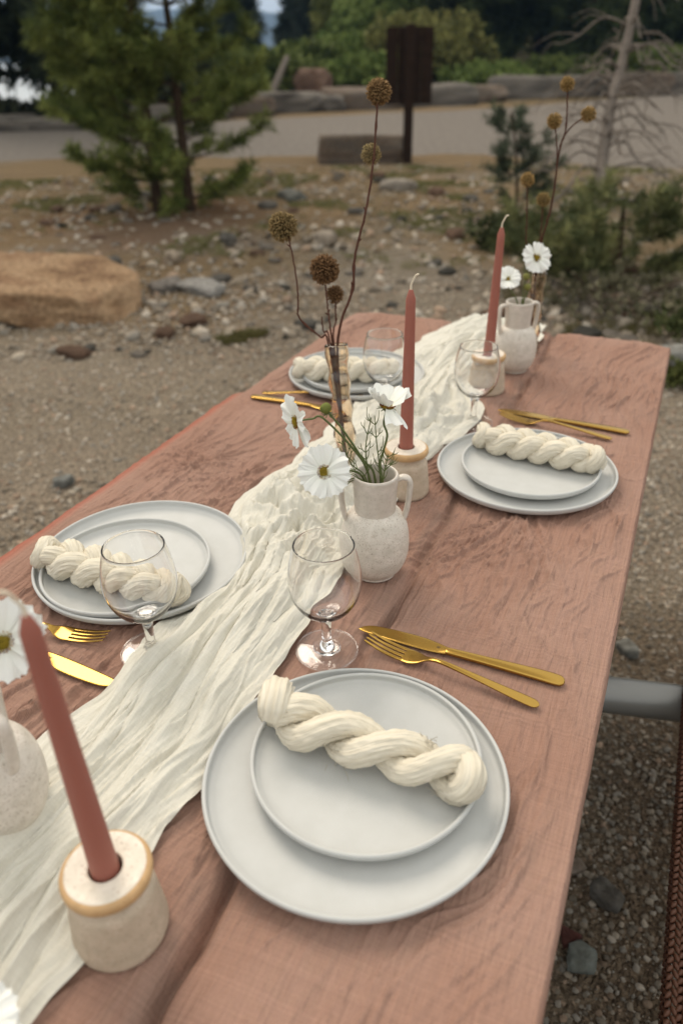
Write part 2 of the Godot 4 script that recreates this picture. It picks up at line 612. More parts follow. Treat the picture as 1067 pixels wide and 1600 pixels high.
# ---------------------------------------------------------------- setting
func build_ground() -> void:
	var n := 240
	var pts := PackedVector3Array()
	var cl := PackedColorArray()
	var n1 := fnl(31, 0.35, 4)
	var n2 := fnl(32, 1.6, 3)
	var n3 := fnl(33, 0.12, 3)
	var gravel := Color(0.325, 0.285, 0.23)
	var grey := Color(0.33, 0.295, 0.245)
	var grass := Color(0.32, 0.245, 0.155)
	var rust := Color(0.22, 0.135, 0.085)
	var forest := Color(0.09, 0.085, 0.045)
	for j in n:
		for i in n:
			var u := 2.0 * i / (n - 1) - 1.0
			var w := 2.0 * j / (n - 1) - 1.0
			var x := -3.0 + 9.0 * sinh(u * 6.3) / sinh(6.3) * 160.0 * 0.9 + u * 9.0
			var z := -4.0 + 9.0 * sinh(w * 6.3) / sinh(6.3) * 160.0 * 0.9 + w * 9.0
			var d := Vector2(x - EYE.x, z - EYE.z).length()
			var y := ground_y(x, z) + n1.get_noise_2d(x, z) * 0.05 * smoothstep(2.5, 8.0, d) * (1.0 - 0.9 * smoothstep(9.0, 11.5, d) * (1.0 - smoothstep(26.0, 32.0, d))) + n2.get_noise_2d(x, z) * 0.006
			pts.append(Vector3(x, y, z))
			var a := n1.get_noise_2d(x * 1.7, z * 1.7)
			var b := n3.get_noise_2d(x * 4.0, z * 4.0)
			var c := gravel.lerp(Color(0.385, 0.335, 0.27), clampf(0.5 + a, 0, 1))
			var g := grey.lerp(grass, smoothstep(-0.25, 0.30, b + 0.35 * smoothstep(6.0, 9.0, d) - 0.25 * smoothstep(-0.9, 0.8, x + 2.6) + a * 0.4))
			c = c.lerp(g, smoothstep(3.7, 5.2, d + a * 1.2))
			var pd := Vector2(x + 4.2, z + 5.3).length()
			c = c.lerp(rust, (1.0 - smoothstep(0.5, 2.1, pd + a)) * 0.75)
			c = c.lerp(Color(0.165, 0.13, 0.095), smoothstep(0.1, 0.3, x) * smoothstep(-1.3, -0.7, z))  # shade right of the table and under the bench, painted into the ground colour
			c = c.lerp(forest, smoothstep(22.0, 29.0, d))
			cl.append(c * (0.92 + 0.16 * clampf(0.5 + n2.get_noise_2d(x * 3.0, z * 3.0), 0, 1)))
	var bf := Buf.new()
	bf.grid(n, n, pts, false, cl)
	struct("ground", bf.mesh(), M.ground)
	# gravel road across the middle distance
	var near := spline([Vector3(-22, 0, 0.5), Vector3(-13, 0, -5.2), Vector3(-9.02, 0, -8.26), Vector3(-6.32, 0, -9.3), Vector3(-2.94, 0, -10.5), Vector3(-1.3, 0, -10.0), Vector3(0.1, 0, -8.9), Vector3(3.0, 0, -8.2), Vector3(12, 0, -9.0)], 70)
	var far := spline([Vector3(-30, 0, -4.0), Vector3(-19, 0, -8.8), Vector3(-13.0, 0, -12.3), Vector3(-9.02, 0, -16.5), Vector3(-4.96, 0, -20.6), Vector3(-2.6, 0, -24.5), Vector3(-0.64, 0, -27.9), Vector3(3.5, 0, -32), Vector3(14, 0, -34)], 70)
	var rp := PackedVector3Array()
	for j in 8:
		for i in 70:
			var p := near[i].lerp(far[i], j / 7.0)
			var wob := n2.get_noise_2d(p.x * 0.6, p.z * 0.6) * 0.35 if j == 0 or j == 7 else 0.0
			rp.append(Vector3(p.x, maxf(ground_y(p.x, p.z), -0.2) + 0.035 - (0.05 if j == 0 or j == 7 else 0.0), p.z + wob))
	bf = Buf.new()
	var rp2 := PackedVector3Array()
	for j in 8:
		for i in 70:
			rp2.append(rp[(7 - j) * 70 + i])
	bf.grid(70, 8, rp2)
	struct("road", bf.mesh(), M.road)
	# lake below the road, on the left
	bf = Buf.new()
	var lp := PackedVector3Array()
	for j in 12:
		for i in 12:
			lp.append(Vector3(lerpf(-1300, -6, i / 11.0), -6.0, lerpf(-1300, 200, j / 11.0)))
	bf.grid(12, 12, lp)
	struct("lake", bf.mesh(), M.lake)
	# mountains across the lake
	bf = Buf.new()
	var hp := PackedVector3Array()
	var hc := PackedColorArray()
	var hn := fnl(35, 0.0035, 5)
	for j in 16:
		for i in 120:
			var a := deg_to_rad(lerpf(-110, 70, i / 119.0))
			var deg := rad_to_deg(a)
			var t := j / 15.0
			var d := 950.0 + 900.0 * t
			var x := EYE.x + sin(a) * d
			var z := EYE.z - cos(a) * d
			var top := 62.0 + 75.0 * smoothstep(-27.0, -16.0, deg) + 30.0 * smoothstep(-35.0, -60.0, deg)
			var y := -8.0 + top * pow(sin(minf(t * 1.25, 1.0) * PI / 2.0), 1.2) * (1.0 + 0.5 * hn.get_noise_2d(x, z)) + 12.0 * hn.get_noise_2d(x * 4, z * 4)* t
			if t == 0.0:
				y = -12.0
			hp.append(Vector3(x, y, z))
			hc.append(Color(0.055, 0.07, 0.05).lerp(Color(0.12, 0.12, 0.115), clampf(0.4 + hn.get_noise_2d(x * 3, z * 3 + 50) * 1.5, 0, 1)))
	bf.grid(120, 16, hp, false, hc)
	struct("mountain", bf.mesh(), M.hill)

# ---------------------------------------------------------------- trees
func needle_tuft(sd: int, count: int, length: float, width: float, spread: float) -> ArrayMesh:
	# a bottle brush of needles round +y, length 1 along y
	var r := RandomNumberGenerator.new()
	r.seed = sd
	var b := Buf.new()
	for k in count:
		var t := r.randf()
		var a := r.randf() * TAU
		var o := Vector3(0, t, 0)
		var dir := Vector3(cos(a) * spread, r.randf_range(0.35, 0.9), sin(a) * spread).normalized()
		var side := dir.cross(Vector3(r.randf() - 0.5, r.randf() - 0.5, r.randf() - 0.5)).normalized() * width
		var base := b.v.size()
		var tone := r.randf_range(0.75, 1.2)
		for p in [o - side, o + side, o + dir * length]:
			b.v.append(p); b.c.append(Color(tone, tone, tone)); b.uv.append(Vector2.ZERO)
		b.idx.append(base); b.idx.append(base + 1); b.idx.append(base + 2)
	return b.mesh()

var tuft_pine: ArrayMesh
var tuft_dark: ArrayMesh
var leaf_clump: ArrayMesh

func dir_basis(d: Vector3, s: float, r: RandomNumberGenerator) -> Basis:
	return (facing(d, r.randf() * TAU)).scaled(Vector3.ONE * s)

func conifer(called: String, label: String, at: Vector3, o: Dictionary, group := "") -> Node3D:
	var r := RandomNumberGenerator.new()
	r.seed = o.get("seed", 1)
	var t := thing(called, label, "tree", at, group)
	var h: float = o.get("h", 3.0)
	var stems: Array = o.get("stems", [Vector3.ZERO])
	var xfs := []
	var cols := []
	var ca: Color = o.get("ca", Color(0.03, 0.045, 0.018))
	var cb: Color = o.get("cb", Color(0.07, 0.085, 0.03))
	var bare: float = o.get("bare", 0.05)
	var spread: float = o.get("spread", 1.0)
	var nb: int = o.get("branches", 60)
	var ts: float = o.get("tuft", 0.16)
	var step: float = o.get("step", 0.1)
	var lift: float = o.get("lift", 0.2)
	var sprays: int = o.get("sprays", 2)
	var br := Buf.new()
	for s in stems:
		var lean: Vector3 = o.get("lean", Vector3.ZERO)
		var pth := []
		for k in 7:
			var f := k / 6.0
			pth.append(s + Vector3(lean.x * f * f + (r.randf() - 0.5) * 0.03 * h * 0.3, h * f, lean.z * f * f + (r.randf() - 0.5) * 0.03 * h * 0.3))
		var sp := spline(pth, 20)
		var tb := Buf.new()
		tb.tube(sp, ramp(20, o.get("trunk", 0.06), 0.008), 10)
		part("trunk", tb.mesh(), M.bark, t)
		var ns := nb / stems.size()
		for k in ns:
			var f := bare + (1.0 - bare) * pow((k + r.randf()) / ns, o.get("pw", 1.0))
			var p0 := sp[clampi(int(f * 19), 0, 19)]
			var a := r.randf() * TAU
			var env: float = spread * pow(1.0 - f, o.get("taper", 0.75)) * minf(1.0, o.get("foot", 0.55) + (f - bare) * 2.5)
			var ln: float = env * r.randf_range(0.65, 1.1) + 0.08
			var dh := Vector3(cos(a), 0, sin(a))
			var p1 := p0 + dh * ln * 0.5 + Vector3(0, ln * (lift - 0.12), 0)
			var p2 := p0 + dh * ln + Vector3(0, ln * (lift + 0.12), 0)
			var bp := spline([p0, p1, p2], 7)
			br.tube(bp, ramp(7, 0.012 * h / 3.0, 0.003), 5)
			var nt := int(ln / step) + 1
			for q in nt:
				var g := 0.28 + 0.72 * (q + r.randf()) / nt
				var bi := clampi(int(g * 6), 0, 5)
				var pp := bp[bi].lerp(bp[bi + 1], g * 6 - bi)
				var bd := (bp[bi + 1] - bp[bi]).normalized()
				for w in sprays:
					var sd := (bd + Vector3(r.randf_range(-1, 1), r.randf_range(-0.5, 0.9), r.randf_range(-1, 1)) * 0.9).normalized()
					xfs.append(Transform3D(dir_basis(sd, ts * r.randf_range(0.7, 1.25), r), pp))
					cols.append(ca.lerp(cb, pow(r.randf(), 1.4)))
	part("branches", br.mesh(), M.bark, t).set_meta("kind", "stuff")
	multi("crown", o.get("mesh", tuft_pine), M.leaf, xfs, cols, t)
	return t

func bush(called: String, label: String, at: Vector3, size: Vector3, ca: Color, cb: Color, sd: int, count := 500, leaf := 0.10, group := "") -> Node3D:
	var r := RandomNumberGenerator.new()
	r.seed = sd
	var nz := fnl(sd, 1.3, 3)
	var t := thing(called, label, "shrub", at, group)
	for k in 5:
		var st := Buf.new()
		var a := r.randf() * TAU
		st.tube(spline([Vector3(cos(a), 0, sin(a)) * 0.05, Vector3(cos(a) * size.x * 0.25, size.y * 0.45, sin(a) * size.z * 0.25), Vector3(cos(a) * size.x * 0.5, size.y * r.randf_range(0.7, 0.95), sin(a) * size.z * 0.5)], 7), ramp(7, 0.018 * size.y, 0.004), 5)
		part("stem", st.mesh(), M.bark, t)
	var xfs := []
	var cols := []
	while xfs.size() < count:
		var d := Vector3(r.randf_range(-1, 1), r.randf_range(-0.8, 1), r.randf_range(-1, 1))
		var l := d.length()
		if l > 1.0 or l < 0.05:
			continue
		var rad := 0.78 + nz.get_noise_3dv(d.normalized() * 1.4) * 0.75
		if l > rad or (l < rad * 0.45 and r.randf() < 0.7) or nz.get_noise_3dv(d * 3.0 + Vector3(9, 0, 0)) < -0.18:
			continue
		xfs.append(Transform3D(dir_basis(Vector3(r.randf_range(-1, 1), r.randf_range(-0.2, 1), r.randf_range(-1, 1)), leaf * r.randf_range(0.6, 1.4), r), Vector3(d.x * size.x, size.y * (0.5 + 0.5 * d.y), d.z * size.z)))
		cols.append(ca.lerp(cb, clampf(0.5 + nz.get_noise_3dv(d * 2.0 + Vector3(0, 5, 0)) * 1.1 + r.randf_range(-0.3, 0.3), 0, 1)))
	multi("foliage", leaf_clump, M.leaf, xfs, cols, t)
	return t

func make_leaf_clump() -> ArrayMesh:
	var r := RandomNumberGenerator.new()
	r.seed = 77
	var b := Buf.new()
	for k in 8:
		var d := Vector3(r.randf_range(-1, 1), r.randf_range(-0.3, 1), r.randf_range(-1, 1)).normalized()
		var o := d * r.randf_range(0.1, 0.6)
		var s := d.cross(Vector3(r.randf() - 0.5, r.randf() - 0.5, r.randf() - 0.5)).normalized() * 0.22
		var up := d.cross(s).normalized() * 0.06
		var base := b.v.size()
		var tone := r.randf_range(0.8, 1.2)
		for p in [o, o + d * 0.35 + s + up, o + d * 0.8, o + d * 0.35 - s + up]:
			b.v.append(p); b.c.append(Color(tone, tone, tone)); b.uv.append(Vector2.ZERO)
		for q in [0, 1, 2, 0, 2, 3]:
			b.idx.append(base + q)
	return b.mesh()

func polar(a: float, d: float) -> Vector3:
	var x := EYE.x + sin(deg_to_rad(a)) * d
	var z := EYE.z - cos(deg_to_rad(a)) * d
	return Vector3(x, ground_y(x, z), z)

func build_background() -> void:
	tuft_pine = needle_tuft(5, 34, 0.62, 0.035, 0.9)
	tuft_dark = needle_tuft(6, 30, 0.7, 0.06, 1.1)
	leaf_clump = make_leaf_clump()
	# the young two-stemmed pine between table and road
	conifer("pine_tree", "bushy young green pine with two stems standing on the dry grass before the road", Vector3(-4.33, 0, -5.6), {"seed": 3, "h": 2.9, "stems": [Vector3(-0.02, 0, 0.05), Vector3(0.2, 0, -0.15)], "branches": 100, "spread": 1.0, "tuft": 0.15, "step": 0.065, "bare": 0.02, "foot": 0.42, "trunk": 0.055, "lift": 0.25, "taper": 0.35, "lean": Vector3(-0.05, 0, 0.0), "ca": Color(0.065, 0.09, 0.02), "cb": Color(0.25, 0.28, 0.08), "sprays": 2})
	# dark tree overhanging the left edge
	conifer("dark_conifer", "large dark conifer with drooping boughs at the far left beyond the road", polar(-41.5, 19.6), {"seed": 8, "h": 9.0, "branches": 110, "spread": 3.2, "tuft": 0.5, "step": 0.28, "bare": 0.16, "trunk": 0.13, "lift": -0.15, "mesh": tuft_dark, "ca": Color(0.016, 0.024, 0.014), "cb": Color(0.04, 0.052, 0.024)})
	# small spruces on the lake shore
	conifer("small_spruce", "small dark spruce in front of the lake at the left edge", polar(-43.9, 27.0) , {"seed": 12, "h": 1.35, "branches": 46, "spread": 0.42, "tuft": 0.2, "step": 0.1, "bare": 0.05, "trunk": 0.03, "lift": -0.1, "mesh": tuft_dark, "ca": Color(0.025, 0.035, 0.022), "cb": Color(0.05, 0.065, 0.035)}).position.y = -1.75
	conifer("small_spruce", "smaller spruce by the lake just left of the big pine", polar(-42.6, 27.5), {"seed": 13, "h": 1.1, "branches": 40, "spread": 0.42, "tuft": 0.2, "step": 0.1, "bare": 0.05, "trunk": 0.03, "lift": -0.1, "mesh": tuft_dark, "ca": Color(0.03, 0.04, 0.025), "cb": Color(0.06, 0.075, 0.04)}).position.y = -1.75
	# far row behind the road, left to right
	var rows := [
		["narrow dark spruce far away just right of the big pine", -30.0, 40.0, 5.2, 1.0, 0],
		["pointed spruce far off, left one behind the shrubs", -26.0, 46.0, 4.6, 1.1, 0],
		["pointed spruce far off, right one behind the shrubs", -24.8, 44.0, 4.2, 1.0, 0],
		["tall green pine behind the left half of the brown sign", -21.5, 40.0, 7.5, 3.0, 2],
		["yellow green pine behind the brown sign", -18.2, 40.0, 8.0, 2.6, 2],
		["dense dark conifer right of the brown sign", -15.2, 34.0, 9.0, 2.8, 1],
		["dark conifer with a bare brown lower trunk beyond the road", -11.0, 37.0, 10.0, 3.2, 1],
		["dark conifer beyond the road behind the dead grey tree", -7.2, 33.0, 9.0, 3.0, 1],
		["dark conifer at the right edge beyond the road", -3.0, 35.0, 9.5, 3.2, 1],
		["dark conifer outside the right edge beyond the road", 1.5, 36.0, 9.0, 3.2, 1],
		["tall dark conifer at the back between sign and dead tree", -13.0, 46.0, 12.0, 3.4, 1],
		["tall dark conifer at the back behind the dead grey tree", -5.0, 46.0, 12.0, 3.4, 1],
	]
	var k := 0
	for w in rows:
		k += 1
		var pal = [[Color(0.02, 0.03, 0.022), Color(0.045, 0.06, 0.04)], [Color(0.024, 0.036, 0.013), Color(0.075, 0.095, 0.032)], [Color(0.11, 0.135, 0.03), Color(0.29, 0.29, 0.085)]][w[5]]
		conifer("conifer", w[0], polar(w[1], w[2]), {"seed": 40 + k, "h": w[3], "branches": 90, "spread": w[4], "tuft": 0.6, "step": 0.32, "bare": 0.1 if k != 7 else 0.2, "trunk": 0.16, "lift": -0.12, "mesh": tuft_dark, "ca": pal[0], "cb": pal[1], "sprays": 2}, "trees beyond the road")
	# shrubs along the far side of the road
	var sh := [
		["low green shrub behind the boulders right of the big pine", -27.9, 27.0, Vector3(1.6, 1.3, 1.2), 0],
		["olive shrub on the brown bank beyond the road", -25.6, 29.0, Vector3(1.6, 1.5, 1.4), 0],
		["bright green shrub at the foot of the far spruces", -23.2, 30.0, Vector3(1.5, 1.7, 1.4), 1],
		["rounded green shrub left of the brown sign", -21.6, 27.5, Vector3(1.5, 1.15, 1.2), 1],
		["yellowish shrub behind the brown sign post", -18.9, 30.0, Vector3(2.0, 2.4, 1.6), 2],
		["tall yellowish shrub right of the brown sign", -16.6, 31.0, Vector3(1.8, 2.3, 1.5), 2],
		["low green shrub at the foot of the dark conifers", -14.0, 28.5, Vector3(1.6, 0.8, 1.1), 1],
		["low green shrub above the boulders near the dead tree", -9.4, 30.5, Vector3(1.7, 0.9, 1.1), 0],
		["dark shrub by the boulders at the right edge", -4.0, 30.5, Vector3(2.0, 1.2, 1.3), 0],
		["tall olive shrub behind the shrubs left of the sign", -21.9, 35.0, Vector3(1.6, 3.0, 1.6), 1],
		["tall green shrub just left of the sign at the back", -20.4, 36.0, Vector3(2.2, 3.9, 1.8), 1],
		["tall yellow green shrub at the back behind the sign", -17.6, 37.0, Vector3(2.6, 4.2, 1.8), 2],
		["tall green shrub at the back right of the sign", -14.6, 36.0, Vector3(2.3, 3.4, 1.8), 0],
		["tall dark shrub at the back left of the dead tree", -9.2, 38.0, Vector3(2.6, 3.2, 1.8), 0],
		["dark low shrub at the road edge far left", -45.5, 19.5, Vector3(0.9, 0.35, 0.6), 3],
		["dark low shrub below the drooping conifer boughs", -40.4, 18.6, Vector3(1.2, 0.42, 0.7), 3],
		["dark shrub behind the big pine beside the lake", -36.5, 21.0, Vector3(1.9, 1.6, 1.3), 3],
		["dark shrub behind the right side of the big pine", -32.5, 24.0, Vector3(1.9, 1.5, 1.3), 0],
	]
	for w in sh:
		k += 1
		var pal = [[Color(0.065, 0.09, 0.025), Color(0.18, 0.21, 0.06)], [Color(0.08, 0.12, 0.028), Color(0.20, 0.25, 0.07)], [Color(0.11, 0.115, 0.035), Color(0.25, 0.235, 0.075)], [Color(0.018, 0.022, 0.014), Color(0.045, 0.05, 0.025)]][w[4]]
		bush("shrub", w[0], polar(w[1], w[2]), w[3], pal[0], pal[1], 100 + k, 620, 0.26, "shrubs beyond the road")
	# bare dead tree on the right
	var dead := thing("dead_tree", "leaning bare grey dead tree with drooping branches on the right before the road", "tree", Vector3(-0.15, 0, -4.4))
	var tp := spline([Vector3(0.02, -0.05, 0.05), Vector3(-0.05, 0.35, -0.35), Vector3(-0.13, 0.62, -0.72), Vector3(-0.16, 1.02, -1.05), Vector3(-0.15, 1.3, -1.3), Vector3(-0.12, 2.6, -2.0)], 30)
	var tb := Buf.new()
	tb.tube(tp, ramp(30, 0.055, 0.028), 10)
	part("trunk", tb.mesh(), M.grey_wood, dead)
	var r := RandomNumberGenerator.new()
	r.seed = 5
	for b in 46:
		var f := r.randf_range(0.42, 0.9) if b > 5 else r.randf_range(0.2, 0.45)
		var p0 := tp[int(f * 29)]
		var a := r.randf() * TAU
		var ln := r.randf_range(0.25, 0.75) * (1.1 - 0.4 * f)
		var dh := Vector3(cos(a), 0, sin(a))
		var bb := Buf.new()
		var bp := spline([p0, p0 + dh * ln * 0.4 + Vector3(0, 0.06, 0), p0 + dh * ln * 0.75 + Vector3(0, -0.05, 0), p0 + dh * ln + Vector3(0, -0.14 * ln - 0.03, 0)], 12)
		bb.tube(bp, ramp(12, 0.010, 0.003), 6)
		for q in 4:
			var g := r.randi_range(3, 11)
			var sd := (Vector3(r.randf_range(-1, 1), r.randf_range(-0.5, 0.3), r.randf_range(-1, 1)) + dh * 0.9).normalized() * r.randf_range(0.12, 0.34)
			bb.tube(spline([bp[g], bp[g] + sd * 0.5 + Vector3(0, 0.02, 0), bp[g] + sd + Vector3(0, -0.06, 0)], 5), ramp(5, 0.004, 0.0015), 4)
		part("branch", bb.mesh(), M.grey_wood, dead)
	# living boughs round its foot and at the right edge
	conifer("small_pine", "low dark green pine spreading round the foot of the dead tree", Vector3(-0.02, 0, -4.25), {"seed": 23, "h": 0.55, "branches": 26, "spread": 0.75, "tuft": 0.13, "step": 0.08, "bare": 0.08, "trunk": 0.05, "lift": 0.12, "taper": 0.45, "ca": Color(0.06, 0.075, 0.03), "cb": Color(0.24, 0.24, 0.10), "sprays": 2})
	conifer("small_pine", "green pine boughs reaching in at the right edge behind the table corner", Vector3(1.25, 0, -5.6), {"seed": 24, "h": 1.5, "branches": 40, "spread": 0.85, "tuft": 0.14, "step": 0.07, "bare": 0.1, "trunk": 0.04, "lift": 0.15, "ca": Color(0.055, 0.07, 0.028), "cb": Color(0.19, 0.20, 0.09), "sprays": 2})
	conifer("fir_sapling", "thin leaning grey green fir sapling left of the dead tree", Vector3(-1.12, 0, -6.5), {"seed": 25, "h": 0.85, "branches": 20, "spread": 0.36, "tuft": 0.12, "step": 0.07, "bare": 0.12, "trunk": 0.016, "lift": 0.2, "taper": 0.5, "lean": Vector3(-0.12, 0, 0), "ca": Color(0.05, 0.065, 0.04), "cb": Color(0.11, 0.13, 0.08), "sprays": 2})
	bush("low_shrub", "small green shrub on the stones left of the dead tree", Vector3(-0.85, 0, -5.2), Vector3(0.36, 0.26, 0.3), Color(0.04, 0.05, 0.02), Color(0.10, 0.11, 0.05), 301, 220, 0.07)
	bush("low_shrub", "tangle of grey green twigs below the dead tree trunk", Vector3(0.05, 0, -3.75), Vector3(0.62, 0.26, 0.4), Color(0.09, 0.085, 0.05), Color(0.20, 0.18, 0.11), 302, 130, 0.05)
	bush("low_shrub", "green plants at the right edge behind the table corner", Vector3(0.62, 0, -3.4), Vector3(0.42, 0.2, 0.35), Color(0.04, 0.05, 0.016), Color(0.10, 0.11, 0.04), 303, 130, 0.05)
	bush("low_shrub", "small moss green tuft beside the far right table corner", Vector3(0.46, 0, -2.75), Vector3(0.13, 0.09, 0.12), Color(0.06, 0.07, 0.02), Color(0.12, 0.13, 0.04), 304, 90, 0.035)
	# brown trail sign seen from behind
	var s := thing("trail_sign", "dark brown wooden sign seen from behind on a single post before the road", "sign", Vector3(-3.31, 0, -9.79))
	var yaw := Basis(Vector3.UP, deg_to_rad(22))
	var b2 := Buf.new()
	b2.box(Vector3(0.12, 1.62, 0.12), Transform3D(yaw, Vector3(0, 0.78, 0)), 0.008)
	part("post", b2.mesh(), M.brown_paint, s)
	for q in 4:
		var pb := Buf.new()
		pb.box(Vector3(0.146, 0.86, 0.035), Transform3D(yaw, yaw * Vector3(-0.225 + 0.15 * q, 1.13, -0.08)), 0.004)
		part("board", pb.mesh(), M.brown_paint, s)
	for q in 2:
		var pb := Buf.new()
		pb.box(Vector3(0.58, 0.06, 0.03), Transform3D(yaw, yaw * Vector3(0, 0.84 + 0.58 * q, -0.112)), 0.004)
		part("batten", pb.mesh(), M.brown_paint, s)
	# pale fallen log leaning on the bank
	var lg := Buf.new()
	lg.tube(spline([polar(-28.4, 25.0) + Vector3(0, -0.05, 0), polar(-27.7, 25.3) + Vector3(0, 0.5, 0), polar(-26.9, 25.8) + Vector3(0, 1.15, 0)], 9), ramp(9, 0.13, 0.07), 9)
	solo("fallen_log", lg.mesh(), M.grey_wood, "pale fallen log leaning on the bank beyond the road right of the pine", "log")

# ---------------------------------------------------------------- rocks
func build_rocks() -> void:
	var tan_c := [Color(0.23, 0.14, 0.08), Color(0.39, 0.255, 0.15), Color(0.45, 0.31, 0.19), Color(0.31, 0.19, 0.11)]
	var grey_c := [Color(0.10, 0.09, 0.08), Color(0.22, 0.20, 0.175), Color(0.30, 0.27, 0.235)]
	var brown_c := [Color(0.14, 0.105, 0.08), Color(0.26, 0.205, 0.16), Color(0.20, 0.175, 0.15)]
	# big sandstone slab at the left edge: two pieces of one cracked boulder
	var bd := thing("sandstone_boulder", "big flat topped tan sandstone boulder at the left edge on the gravel", "boulder", Vector3(-3.2, -0.02, -2.72))
	var a0 := part("boulder_body", rough_rock(2, Vector3(0.47, 0.135, 0.42), 0.42, 18, 0.018, 72, 44, tan_c), M.rock, bd, Transform3D(Basis(Vector3(0.2, 0, 1).normalized(), -0.16) * Basis(Vector3.UP, 0.62), Vector3(0.12, 0.10, 0.0)))
	var a1 := part("boulder_block", rough_rock(9, Vector3(0.42, 0.128, 0.40), 0.42, 18, 0.018, 64, 40, tan_c), M.rock, bd, Transform3D(Basis(Vector3(0.2, 0, 1).normalized(), 0.06) * Basis(Vector3.UP, 0.45), Vector3(-0.40, 0.09, 0.16)))
	a0.set_meta("label", "right part of the cracked boulder")
	a1.set_meta("label", "left part of the cracked boulder")
	# squared block by the sign
	solo("stone_block", rough_rock(17, Vector3(0.60, 0.19, 0.26), 1.0, 6, 0.02, 44, 26, brown_c), M.rock, "squared grey brown stone block lying left of the sign post before the road", "boulder", Vector3(-4.0, 0.14, -9.75)).rotation.y = 0.36
	# boulders lining the far side of the road
	var rows := [
		[-45.2, 18.6, 1.0, 0.26, "dark boulder at the left edge across the road"],
		[-42.8, 18.4, 1.0, 0.24, "dark long boulder across the road below the lake"],
		[-40.0, 18.6, 0.9, 0.25, "dark boulder across the road left of the pine"],
		[-36.8, 19.0, 1.0, 0.28, "grey boulder across the road behind the pine, left one"],
		[-33.4, 20.0, 0.95, 0.3, "grey boulder across the road behind the pine, middle one"],
		[-30.2, 20.8, 0.9, 0.34, "grey boulder across the road behind the pine, right one"],
		[-27.0, 21.6, 0.85, 0.38, "pale flat topped boulder across the road right of the pine"],
		[-24.9, 21.9, 0.75, 0.3, "grey boulder beside the pale one across the road"],
		[-22.3, 22.3, 0.95, 0.4, "long pale topped boulder left of the sign across the road"],
		[-19.8, 22.8, 0.8, 0.36, "boulder across the road behind the sign post"],
		[-17.1, 23.4, 1.0, 0.42, "dark grey boulder across the road right of the sign"],
		[-14.6, 24.6, 0.8, 0.34, "low boulder across the road below the dark conifers"],
		[-11.6, 26.3, 1.25, 0.5, "large grey boulder across the road left of the dead tree"],
		[-8.3, 27.0, 1.2, 0.46, "grey boulder across the road behind the dead tree"],
		[-5.2, 27.4, 1.2, 0.5, "brown grey boulder across the road right of the dead tree"],
		[-2.4, 28.2, 1.2, 0.5, "boulder across the road at the right edge"],
	]
	var k := 0
	for w in rows:
		k += 1
		var p := polar(w[0], w[1])
		var o := solo("boulder", rough_rock(60 + k, Vector3(w[2], w[3] * 0.72, 0.55), 0.7, 12, 0.04, 30, 18, grey_c if k % 3 else brown_c), M.rock, w[4], "boulder", p + Vector3(0, w[3] * 0.48, 0), "boulders lining the road")
		o.rotation.y = deg_to_rad(-w[0] * 0.3) + 0.35
	solo("bank_rock", rough_rock(90, Vector3(0.55, 0.42, 0.5), 0.3, 14, 0.06, 30, 20, [Color(0.14, 0.085, 0.06), Color(0.24, 0.16, 0.12)]), M.rock, "reddish brown rock on the bank beyond the road", "boulder", polar(-25.3, 25.5) + Vector3(0, 0.45, 0))
	# single stones that stand out
	var pick := [
		[Vector3(0.44, 0, 0.07), Vector3(0.024, 0.012, 0.027), Color(0.20, 0.215, 0.195), "pale grey green three cornered stone on the gravel right of the table"],
		[Vector3(0.412, 0, 0.04), Vector3(0.015, 0.009, 0.012), Color(0.115, 0.05, 0.04), "small dark red stone on the gravel beside the table edge"],
		[Vector3(0.465, 0, -0.06), Vector3(0.032, 0.016, 0.022), Color(0.13, 0.12, 0.105), "dark grey flat stone on the gravel right of the table"],
		[Vector3(0.402, 0, -0.10), Vector3(0.019, 0.009, 0.014), Color(0.27, 0.22, 0.18), "pale beige stone on the gravel close to the table edge"],
		[Vector3(0.43, 0, -0.77), Vector3(0.03, 0.016, 0.022), Color(0.22, 0.22, 0.20), "pale stone on the gravel above the grey pipe"],
		[Vector3(-1.54, 0, -0.93), Vector3(0.034, 0.02, 0.028), Color(0.22, 0.225, 0.21), "lone grey stone on the gravel left of the table"],
		[Vector3(-3.11, 0, -3.95), Vector3(0.065, 0.05, 0.05), Color(0.42, 0.35, 0.27), "cream stone on the dry ground behind the sandstone boulder"],
		[Vector3(-2.47, 0, -3.35), Vector3(0.16, 0.04, 0.1), Color(0.33, 0.32, 0.30), "flat pale grey slab right of the sandstone boulder"],
		[Vector3(-2.72, 0, -3.30), Vector3(0.12, 0.035, 0.09), Color(0.22, 0.20, 0.18), "flat darker slab between boulder and pale slab"],
		[Vector3(-3.54, 0, -6.77), Vector3(0.24, 0.05, 0.12), Color(0.15, 0.155, 0.14), "dark flat slab on the dry grass right of the pine"],
		[Vector3(0.40, 0, -3.0), Vector3(0.12, 0.05, 0.08), Color(0.30, 0.30, 0.28), "grey stone beyond the far right table corner"],
		[Vector3(-2.3, 0, -4.9), Vector3(0.11, 0.06, 0.09), Color(0.42, 0.36, 0.29), "pale rounded stone among the gravel right of the pine"],
		[Vector3(-2.66, 0, -7.6), Vector3(0.2, 0.07, 0.14), Color(0.38, 0.34, 0.29), "pale stone on the grass right below the sign"],
	]
